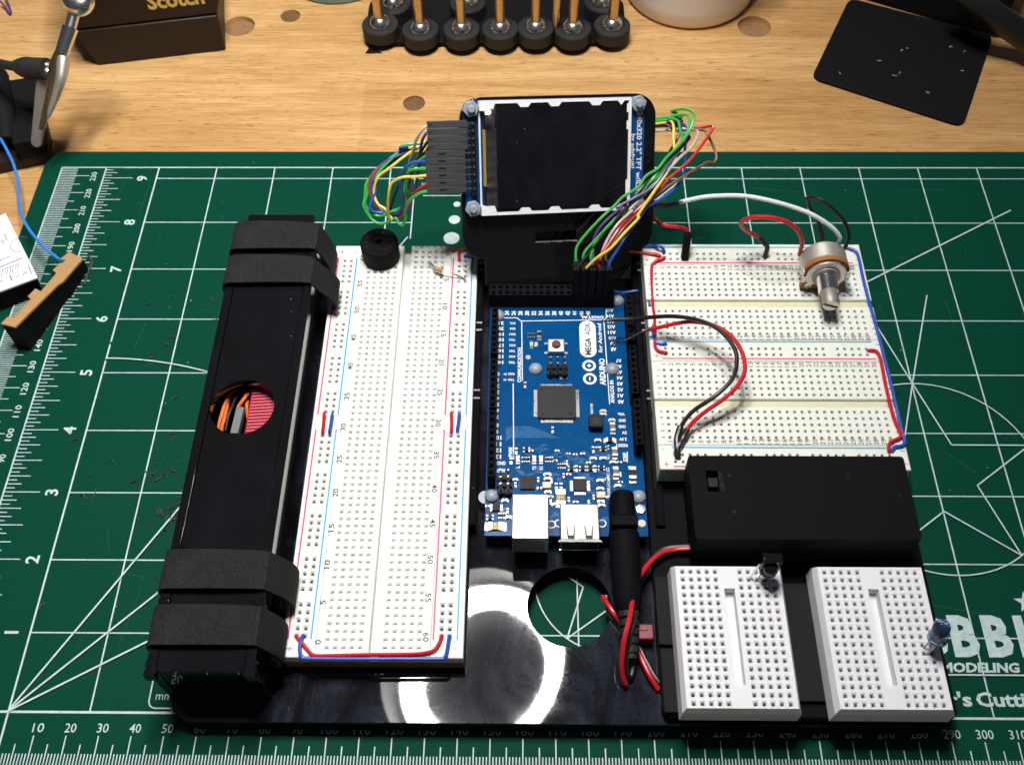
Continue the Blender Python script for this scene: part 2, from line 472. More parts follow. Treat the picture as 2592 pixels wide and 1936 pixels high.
    def ribbon(self, pts, y0, y1, th):
        """strap: a path in x,z (list of (x, z)), swept from y0 to y1 (callables of t allowed), thickness th"""
        P = [Vector((p[0], p[1])) for p in pts]
        n = len(P); A = []
        for i, p in enumerate(P):
            t = (P[min(i + 1, n - 1)] - P[max(i - 1, 0)]).normalized()
            nn = Vector((-t.y, t.x)); q = p + nn * th
            f = i / (n - 1)
            a0 = y0(f) if callable(y0) else y0; a1 = y1(f) if callable(y1) else y1
            A.append([self.vert((p.x, a0, p.y)), self.vert((p.x, a1, p.y)), self.vert((q.x, a1, q.y)), self.vert((q.x, a0, q.y))])
        for B, C in zip(A, A[1:]):
            for k in range(4):
                self.face((B[k], B[(k + 1) % 4], C[(k + 1) % 4], C[k]))
        self.face(A[0][::-1]); self.face(A[-1])
    def line(self, p, q, wd, z):
        self.lift += 0.0007; z += self.lift
        p = Vector((p[0], p[1])); q = Vector((q[0], q[1]))
        t = (q - p).normalized(); n = Vector((-t.y, t.x)) * (wd / 2)
        self.poly([(p.x + n.x, p.y + n.y, z), (p.x - n.x, p.y - n.y, z), (q.x - n.x, q.y - n.y, z), (q.x + n.x, q.y + n.y, z)])
    def arc(self, c, r, a0, a1, wd, z, n=40):
        self.lift += 0.0007; z += self.lift
        for i in range(n):
            A = math.radians(a0 + (a1 - a0) * i / n); B = math.radians(a0 + (a1 - a0) * (i + 1) / n)
            self.poly([(c[0] + (r - wd / 2) * math.cos(A), c[1] + (r - wd / 2) * math.sin(A), z), (c[0] + (r + wd / 2) * math.cos(A), c[1] + (r + wd / 2) * math.sin(A), z),
                       (c[0] + (r + wd / 2) * math.cos(B), c[1] + (r + wd / 2) * math.sin(B), z), (c[0] + (r - wd / 2) * math.cos(B), c[1] + (r - wd / 2) * math.sin(B), z)])
    def text(self, s, p, h, rot=0, width=None, align='C', bold=0.0, frame=None, shear=0.0):
        """p: centre (or left/right middle) of the string, h: capital height"""
        vs, fs = glyphs(s, bold)
        if not vs: return
        x0 = min(v[0] for v in vs); x1 = max(v[0] for v in vs)
        sy = h / CAPH
        sx = sy if width is None or s == '1' else width / max(1e-6, x1 - x0)
        ox = {'C': (x0 + x1) / 2, 'L': x0, 'R': x1}[align]
        a = math.radians(rot); ca, sa = math.cos(a), math.sin(a); base = len(self.v)
        for v in vs:
            lx = (v[0] - ox) * sx; ly = (v[1] - CAPH / 2) * sy; lx += ly * shear
            X = lx * ca - ly * sa; Y = lx * sa + ly * ca
            if frame is None:
                self.vert((p[0] + X, p[1] + Y, p[2]))
            else:
                self.vert(Vector(p) + Vector(frame[0]) * X + Vector(frame[1]) * Y)
        for f in fs:
            self.face([base + k for k in f])

def props(o, label=None, cat=None, group=None, kind=None):
    for k, v in (('label', label), ('category', cat), ('group', group), ('kind', kind)):
        if v: o[k] = v
    return o

def origin(o):
    p = Vector((0, 0, 0))
    while o is not None:
        p += o.location; o = o.parent
    return p

def thing(name, label, cat, loc, group=None):
    o = bpy.data.objects.new(name, None)
    o.empty_display_size = 0.01
    o.location = Vector(loc) * S
    col.objects.link(o)
    return props(o, label, cat, group)

def build(mb, name, mats, parent=None, bevel=0.0, smooth=35, loc=None, label=None):
    me = bpy.data.meshes.new(name)
    if parent is not None:
        o0 = origin(parent); lo = Vector((0, 0, 0))
    else:
        lo = Vector(loc) * S if loc is not None else Vector((0, 0, 0)); o0 = lo
    me.from_pydata([tuple(v * S - o0) for v in mb.v], [], mb.f)
    if not isinstance(mats, (list, tuple)): mats = [mats]
    for m in mats: me.materials.append(M[m] if isinstance(m, str) else m)
    me.polygons.foreach_set('material_index', mb.mi)
    if smooth:
        me.polygons.foreach_set('use_smooth', [True] * len(me.polygons))
        me.set_sharp_from_angle(angle=math.radians(smooth))
    me.update()
    o = bpy.data.objects.new(name, me)
    o.location = lo
    col.objects.link(o)
    if parent is not None: o.parent = parent
    if bevel > 0:
        md = o.modifiers.new('bevel', 'BEVEL'); md.width = bevel * S; md.segments = 2; md.limit_method = 'ANGLE'; md.angle_limit = math.radians(40)
        md.harden_normals = False
    if label: o['label'] = label
    return o

def copy_tree(o, parent=None, loc=None):
    c = o.copy(); col.objects.link(c)
    if parent is not None: c.parent = parent
    if loc is not None: c.location = Vector(loc) * S
    for ch in [x for x in bpy.data.objects if x.parent == o]:
        copy_tree(ch, c)
    return c

def pegs(mb, x0, x1, y0, y1, z, cx, cy, op=1.9, inn=0.95, fd=0.55, depth=2.2, mask=None, pitch=2.54):
    """top skin of a socket strip: funnel-shaped square holes at every (cx, cy); slot 0 body, slot 1 contact"""
    h = pitch / 2
    def cuts(c, a, b):
        s = {round(a, 4), round(b, 4)}
        for v in c:
            s.add(round(v - op / 2, 4)); s.add(round(v + op / 2, 4))
        return sorted(s)
    X = cuts(cx, x0, x1); Y = cuts(cy, y0, y1)
    grid = {}
    def gv(i, j):
        if (i, j) not in grid: grid[(i, j)] = mb.vert((X[i], Y[j], z))
        return grid[(i, j)]
    cxs = {round(v - op / 2, 4): v for v in cx}; cys = {round(v - op / 2, 4): v for v in cy}
    for i in range(len(X) - 1):
        for j in range(len(Y) - 1):
            if X[i] in cxs and Y[j] in cys and (mask is None or mask(cxs[X[i]], cys[Y[j]])):
                a = [gv(i, j), gv(i + 1, j), gv(i + 1, j + 1), gv(i, j + 1)]
                px, py = cxs[X[i]], cys[Y[j]]; q = inn / 2
                b = [mb.vert((px + sx * q, py + sy * q, z - fd)) for sx, sy in ((-1, -1), (1, -1), (1, 1), (-1, 1))]
                c = [mb.vert((px + sx * q, py + sy * q, z - depth)) for sx, sy in ((-1, -1), (1, -1), (1, 1), (-1, 1))]
                for k in range(4):
                    k2 = (k + 1) % 4
                    mb.face((a[k], a[k2], b[k2], b[k])); mb.face((b[k], b[k2], c[k2], c[k]))
                mb.cur = 1; mb.face(c); mb.cur = 0
            else:
                mb.face((gv(i, j), gv(i + 1, j), gv(i + 1, j + 1), gv(i, j + 1)))

def skirt(mb, x0, x1, y0, y1, z0, z1, ch=0.4):
    """sides and bottom of a board whose top skin is inset by ch"""
    a = [mb.vert(p) for p in ((x0, y0, z0), (x1, y0, z0), (x1, y1, z0), (x0, y1, z0))]
    b = [mb.vert(p) for p in ((x0, y0, z1 - ch), (x1, y0, z1 - ch), (x1, y1, z1 - ch), (x0, y1, z1 - ch))]
    c = [mb.vert(p) for p in ((x0 + ch, y0 + ch, z1), (x1 - ch, y0 + ch, z1), (x1 - ch, y1 - ch, z1), (x0 + ch, y1 - ch, z1))]
    mb.face(a[::-1])
    for k in range(4):
        k2 = (k + 1) % 4
        mb.face((a[k], a[k2], b[k2], b[k])); mb.face((b[k], b[k2], c[k2], c[k]))

def wire(name, label, pts, r, m, group=None, cat='wire', per=6, parent=None, seg=8):
    mb = MB(); mb.tube(pts, r, seg=seg, per=per)
    if parent is not None: return build(mb, name, m, parent)
    o = build(mb, name, m, None, loc=pts[0])
    return props(o, label, cat, group)
# ================================================================ the bench and the cutting mat
mb = MB()
HOLES = [(19.2, 334.1, 7.6), (43.4, 342.0, 4.9), (108.75, 278.6, 5.1), (271.9, 333.3, 8.1)]
mb.prism([(-420, -300), (760, -300), (760, 760), (-420, 760)], -30, -2, [circle_poly(x, y, r, 28) for x, y, r in HOLES])
bench = props(build(mb, 'workbench', 'wood', None, smooth=30), 'pale laminated wooden workbench top with round plugged holes', 'workbench', kind='structure')
for x, y, r in HOLES:
    mb = MB(); mb.lathe([(r + 0.01, -12), (r + 0.01, -4.6 if r > 6 else -3.2)], (x, y, 0), seg=28)
    build(mb, 'plugged_hole', 'plug' if r > 6 else 'plugdark', bench)

mat_t = thing('cutting_mat', 'green cutting mat with white grid lying under the whole gadget', 'cutting mat', (160, 100, -2))
mb = MB(); mb.prism(rect_poly(-51, 420, -70, 245.2, 8), -2, 0); build(mb, 'vinyl_sheet', 'mat', mat_t, bevel=0.3)
mb = MB(); z = 0.05; I = 25.4; TOP = 235.2
for k in range(0, 16):
    mb.line((k * I, -0.3) if k else (0, -60), (k * I, 190 if k in (5, 6) else TOP), 0.5 if k else 0.62, z)
for k in range(0, 10):
    if k > 7:
        mb.line((0, k * I), (116 if k == 9 else 112.6, k * I), 0.42, z + 0.01); mb.line((185, k * I), (400, k * I), 0.42, z + 0.01)
    else: mb.line((0 if k else -42.6, k * I), (400, k * I), 0.42 if k else 0.75, z + 0.01)
mb.line((112.6, 194.2), (112.6, 9 * I), 0.5, z); mb.line((116.5, 218.6), (140, 218.6), 0.42, z)
mb.line((-42.7, TOP), (400, TOP), 0.62, z + 0.02)
mb.line((-42.7, -60), (-42.7, TOP), 0.6, z); mb.line((-23.2, -60), (-23.2, TOP), 0.6, z)
for k in range(-60, 236):                       # millimetre scale up the left edge
    L = 13.2 if k % 10 == 0 else (10.3 if k % 5 == 0 else 7.4)
    if k >= -40: mb.line((-42.7, k), (-42.7 + L, k), 0.33, z + 0.01)
for k in range(0, int(9.25 * 16) + 1):          # sixteenth inch scale
    L = 13.0 if k % 16 == 0 else 10.4 if k % 8 == 0 else 8.0 if k % 4 == 0 else 5.6 if k % 2 == 0 else 3.6
    mb.line((-23.2, k * I / 16), (-23.2 + L, k * I / 16), 0.34, z + 0.01)
for k in range(-42, 390):                       # millimetre scale along the front
    y1 = -7.2 if k % 10 == 0 else -9.8 if k % 5 == 0 else -12.6
    if k > 0: mb.line((k, y1), (k, -22), 0.38, z + 0.01)
for a in (30, 45, 60.2):
    L = min(TOP / math.sin(math.radians(a)), 420) if a < 50 else 224.5
    mb.line((0, 0), (L * math.cos(math.radians(a)), L * math.sin(math.radians(a))), 0.6, z + 0.015)
mb.arc((0, 0), 133.35, 70, 90, 0.5, z + 0.02)
def star(c, R, extra=()):
    P = []
    for k in range(10):
        a = math.radians(90 + 36 * k); r = R if k % 2 == 0 else R * 0.382
        P.append((c[0] + r * math.cos(a), c[1] + r * math.sin(a)))
    for k in range(10): mb.line(P[k], P[(k + 1) % 10], 0.5, z + 0.02)
    mb.arc(c, R, 0, 360, 0.45, z + 0.025, 72)
star((304.8, 84.7), 38.1); star((189, 44.8), 25.4)
mb.line((304.8, 122.8), (319.1, 164.7), 0.5, z + 0.02); mb.line((304.8, 122.8), (294.5, 156), 0.5, z + 0.02)
for (x, y), r in (((131.23, 213.6), 1.5), ((130.5, 204.9), 2.4), ((129.7, 194.6), 3.3)):
    mb.poly([(px, py, z + 0.02) for px, py in circle_poly(x, y, r, 24)])
R = rect_poly(43.4, 66, 1.2, 12, 2.4, 5)
for k in range(len(R)): mb.line(R[k], R[(k + 1) % len(R)], 0.45, z + 0.03)
mb.line((288, 13.3), (400, 13.3), 0.5, z + 0.03)
build(mb, 'grid_print', 'matprint', mat_t, smooth=0)
for k in range(1, 10):
    mb = MB(); mb.text(str(k), (-6.2, k * I, z + 0.03), 4.4, 90, bold=0.022); build(mb, 'inch_number', 'matprint', mat_t, smooth=0)
mb = MB()
for k in range(-3, 24):
    if k: mb.text(str(k * 10), (-27.7, k * 10 - 0.3, z + 0.03), 2.35, 90, width=1.75 * len(str(k * 10)), bold=0.012)
build(mb, 'side_scale_lettering', 'matprint', mat_t, smooth=0)
mb = MB()
for k in range(1, 38): mb.text(str(k * 10), (k * 10 + 0.7, -4.75, z + 0.03), 2.75, 0, width=1.75 * len(str(k * 10)), bold=0.004)
build(mb, 'front_scale_lettering', 'matprint', mat_t, smooth=0)
mb = MB(); mb.text('mm', (47.6, 5.3, z + 0.04), 2.6, 0, width=5.0)
build(mb, 'unit_print', 'matprint', mat_t, smooth=0)
mb = MB(); mb.text('E', (117.0, 225.3, z + 0.04), 2.6, 90, bold=0.02)
build(mb, 'letter_print', 'matprint', mat_t, smooth=0)
mb = MB()
zl = z + 0.06
for ch, x0, x1 in (('H', 277.6, 286.6), ('O', 287.8, 296.4), ('B', 297.3, 306.0), ('B', 308.0, 316.7), ('I', 318.6, 321.6), ('C', 323.6, 332.4), ('O', 333.8, 343)):
    mb.text(ch, ((x0 + x1) / 2, 26.3, zl), 12.6, 0, width=x1 - x0, bold=0.045)
P = []
for k in range(10):
    a = math.radians(90 + 36 * k); r = 3.9 if k % 2 == 0 else 1.6
    P.append((324.4 + r * math.cos(a), 37.6 + r * math.sin(a), zl))
mb.poly(P)
mb.text('MODELING', (316.6, 15.9, zl), 2.9, 0, width=24.5, align='R', bold=0.04, shear=0.15)
mb.text("Modeler's", (299.2, 5.9, zl), 4.2, 0, width=31, align='R', bold=0.03)
mb.text('Cutting Mat', (300.6, 5.9, zl), 4.2, 0, width=36, align='L', bold=0.03)
build(mb, 'logo_print', 'matprint', mat_t, smooth=0)

mb = MB(); rc_ = random.Random(9)
for k in range(46):
    x, y = rc_.choice(((rc_.uniform(-15, 50), rc_.uniform(15, 235)), (rc_.uniform(290, 345), rc_.uniform(10, 235)), (rc_.uniform(210, 340), rc_.uniform(178, 240)))); a = rc_.choice((rc_.uniform(-0.2, 0.2), rc_.uniform(1.3, 1.8), rc_.uniform(0, 3.14))); L = rc_.uniform(3, 22)
    mb.line((x, y), (x + L * math.cos(a), y + L * math.sin(a)), rc_.uniform(0.08, 0.16), 0.03)
props(build(mb, 'knife_cut_marking', 'cut', mat_t, smooth=0), kind='stuff')

# ================================================================ the ring lamp over the bench (its tube is what the black base mirrors)
LC = Vector((124, 199, 600)); LT = Matrix.Translation(LC) @ Matrix.Rotation(math.radians(20), 4, 'Y')
lamp = thing('ring_lamp', 'white magnifier lamp with round fluorescent tube hanging over the bench', 'lamp', tuple(LC))
mb = MB(LT); n1, n2 = 64, 10; Rt, rt = 70.0, 11.0
for i in range(n1):
    for j in range(n2):
        a = 2 * math.pi * i / n1; b = 2 * math.pi * j / n2
        mb.vert(((Rt + rt * math.cos(b)) * math.cos(a), (Rt + rt * math.cos(b)) * math.sin(a), rt * math.sin(b)))
for i in range(n1):
    for j in range(n2):
        mb.face((i * n2 + j, ((i + 1) % n1) * n2 + j, ((i + 1) % n1) * n2 + (j + 1) % n2, i * n2 + (j + 1) % n2))
M['tube'] = emit_mat('fluorescent_tube', (1.0, 0.972, 0.92), LAMP_POWER)
build(mb, 'fluorescent_tube', 'tube', lamp)
mb = MB(LT); mb.lathe([(0, 20), (55, 20), (55, 14), (0, 14)], (0, 0, 0), seg=48); mb.lathe([(86, -32), (88, -32), (88, 24), (0, 24), (0, 22), (86, 22), (86, -32)], (0, 0, 0), seg=48, cap=False)
build(mb, 'shade', 'lampshade', lamp)

# ================================================================ the black base of the gadget
base = thing('gadget_base', 'glossy black acrylic base plate with one round hole at its front', 'base plate', (170, 85, 0))
mb = MB(); mb.prism(rect_poly(52, 289, -4.9, 178, 9), 0, 8, [circle_poly(174.8, 32.3, 13.3, 48)])
for i_, f_ in enumerate(mb.f):                  # saw-cut matt edges
    if len(f_) == 4: mb.mi[i_] = 1
build(mb, 'base_plate', ['acrylic', 'blackplastic'], base, bevel=0.5)
mb = MB(); mb.prism(rect_poly(201.5, 289, -3.6, 176, 3), 8.02, 12)
build(mb, 'raised_deck', 'blackplastic', base, bevel=0.4)
for x0, x1, y0, y1 in ((201.8, 207, 18, 40), (207.2, 284, 1, 38), (202, 206.6, -2.5, 16.6)):
    mb = MB(); mb.box(x0, x1, y0, y1, 12.02, 13.9)
    build(mb, 'hook_pad', 'strapback', base)
# two upright side rails that flank the microcontroller board and carry the display
for sx in (-1, 1):
    mb = MB(); X0 = 141.2 if sx < 0 else 203.6
    prof = [(58, 8.02), (193, 8.02), (193, 56), (189, 50), (181, 15), (177, 14), (58, 14)]
    mb.slab(prof, (X0, 0, 0), (0, 1, 0), (0, 0, 1), (3, 0, 0))
    rail = build(mb, 'side_rail', 'acrylic_clean', base, bevel=0.3)
    for y in (167.4, 138.6, 108.6):
        mb = MB(); zz = 33 if y > 160 else 14.6
        if y > 160: zz = 24.5
        mb.box(X0 - 0.25, X0 + 3.25, y - 2.4, y + 2.4, 12, 14.5)
        pg = build(mb, 'rail_peg', 'acrylic_clean', rail, bevel=0.2)
        for dy in (-1.75, 1.55):
            mb = MB(); mb.cyl((X0 - 0.1, y + dy, 14.5), (X0 + 3.1, y + dy, 14.5), 0.42, seg=12); build(mb, 'peg_pin', 'greymetal', pg)

# ================================================================ display on its tilted plate
ex, ey, en = Vector((0.98574, 0.14081, -0.09211)), Vector((-0.01501, 0.61881, 0.78539)), Vector((0.16759, -0.77281, 0.6121))
DO = Vector((171.05, 184.42, 55.93))
DM = Matrix(((ex.x, ey.x, en.x, DO.x), (ex.y, ey.y, en.y, DO.y), (ex.z, ey.z, en.z, DO.z), (0, 0, 0, 1)))
bk = thing('display_bracket', 'tilted black acrylic plate with rounded corners behind the small screen', 'bracket', (171, 172, 28))
mb = MB(DM); mb.prism(rect_poly(-34.3, 37.9, -37, 21.2, 8, 8) + [(-26.2, -47), (29.8, -47)], -5, -2.1, [rect_poly(-7.2, 8.4, -31.2, -27.6, 0.6, 3)])
build(mb, 'plate', 'acrylic_clean', bk, bevel=0.3)
mb = MB(DM); mb.box(-12, 14, -34, -24, -7, -5.05); build(mb, 'backing_strip', 'acrylic_clean', bk)
mb = MB(DM)
rnd = random.Random(3)
x = -7.2
while x < 8.2:
    d = rnd.uniform(0.3, 0.8); mb.box(x, x + d, -31.2 - rnd.uniform(0.15, 0.55), -31.15, -2.1, -2.04); x += d
build(mb, 'scratched_edge', 'greymetal', bk)
tft = thing('display_module', 'small dark colour screen on a blue breakout board', 'display', tuple(DM @ Vector((0, -20, -2))))
mb = MB(DM); mb.prism(rect_poly(-33, 33.2, -20.2, 20.2, 2.2, 4), -2.0, -0.4); build(mb, 'circuit_board', 'pcbd', tft)
mb = MB(DM); mb.box(-26.4, 26.6, -19.2, 19.2, -0.38, 1.6); build(mb, 'panel_body', 'darkchip', tft, bevel=0.2)
# white moulded frame with its clip notches
mb = MB(DM)
notch = [(-14, -9), (-3, 2), (12, 17), (22.5, 25)]
def edge(v0, s):
    P = [(-27.6, v0), (27.6, v0)]
    Q = []
    x = 27.6
    pts = [(27.6, v0 - s * 1.0)]
    for a, b in reversed(notch):
        pts += [(b, v0 - s * 1.0), (b - 1.1, v0 - s * 2.4), (a + 1.1, v0 - s * 2.4), (a, v0 - s * 1.0)]
    pts += [(-22, v0 - s * 1.0), (-22.8, v0 - s * 3.4), (-27.6, v0 - s * 3.4)]
    return P + pts if s > 0 else (P + pts)[::-1]
mb.prism(edge(20.1, 1)[::-1], -0.38, 2.1); mb.prism(edge(-20.1, -1)[::-1], -0.38, 2.1)
mb.box(26.6, 27.6, -19.1, 19.1, -0.38, 2.1)
for a, b in ((9, 12), (-14.5, -9), (15, 18)): mb.box(25.9, 26.62, a, b, -0.3, 2.05)
mb.box(-27.75, -27.15, -20.0, 20.0, -0.3, 0.3)
build(mb, 'white_frame', 'silk', tft)
mb = MB(DM); mb.box(-21.4, 25.9, -18.0, 18.2, 1.6, 2.0); build(mb, 'screen', 'screen', tft)
mb = MB(DM)
def film_h(v):                                   # lifted, creased adhesive film
    h = 1.9 + 0.12 * math.sin(1.7 * v)
    if 8 < v < 18: h += 1.95 * math.sin(math.pi * (v - 8) / 10) ** 2 + 0.10 * math.sin(4.1 * v)
    if -11.5 < v < -8.5: h += 0.8 * (1 - abs(v + 10) / 1.5)
    return h
n = 60; rows_ = []
for k in range(n + 1):
    v = -17.7 + 36.4 * k / n
    rows_.append([mb.vert((u, v, 2.05 if u > -21.9 else film_h(v) * (1 if u < -23 else 0.92) + ((0.19 * (u + 24) if 10 < v < 18 else 0.0) + 0.05 * math.sin(9 * v + u)))) for u in (-25.7, -24.6, -23.5, -22.6, -21.8)])
for A_, B_ in zip(rows_, rows_[1:]):
    for j in range(4): mb.face((A_[j], A_[j + 1], B_[j + 1], B_[j]))
build(mb, 'clear_film', 'film', tft, smooth=60)
mb = MB(DM); mb.box(-26.6, -25.6, -9.6, 10.3, 1.65, 2.1); build(mb, 'flex_edge', 'flex', tft)
mb = MB(DM); zt = -0.33
mb.text('240x320 2.2" TFT w/ILI9340', (31.4, -1.6, zt), 1.85, -90, width=33.0, bold=0.02)
mb.text('by adafruit!', (29.1, 0.9, zt), 1.5, -90, width=12.4, bold=0.02)
build(mb, 'title_print', 'silk', tft, smooth=0)
mb = MB()
for s_, v in (('RST', 9.6), ('CS', 4.2), ('DC', -0.4), ('SCK', -5.3), ('VIN', -9.8)): mb.text(s_, (-28.8, v, zt), 0.95, -90, width=2.6)
for v in (8.3, 9.6, 1.0, 0.2, -9.9): mb.box(-28.2, -26.5, v - 0.12, v + 0.12, zt, zt + 0.02)
build(mb, 'pin_print', 'silk', tft, smooth=0)
for u, v in ((-30.5, 17.5), (-30.6, -17.5), (30.3, 17.9), (31.0, -18.2)):
    mb = MB(DM)
    mb.prism([(u + 3.0 * math.cos(math.radians(60 * k + 12)), v + 3.0 * math.sin(math.radians(60 * k + 12))) for k in range(6)], -0.35, 2.0)
    nut = build(mb, 'nylon_nut', 'nylon', tft, bevel=0.25)
    mb = MB(DM); mb.lathe([(1.45, 2.01), (1.45, 3.4), (1.1, 3.8), (0, 3.8)], (u, v, 0), seg=14); build(mb, 'screw_end', 'nylon', nut)
mb = MB(DM); mb.box(-31.0, -29.0, -12.6, 13.2, -0.3, 2.2)
hdr = build(mb, 'pin_header', 'darkchip', tft, bevel=0.15)
ROW = [12.55 - 2.52 * k for k in range(10)]
mb = MB(DM)
for k, v in enumerate(ROW):
    mb.box(-33.0, -31.0, v - 0.32, v + 0.32, 1.4, 2.04); mb.box(-30.4, -29.7, v - 0.35, v + 0.35, 2.2, 2.9)
build(mb, 'header_pins', 'gold', hdr)

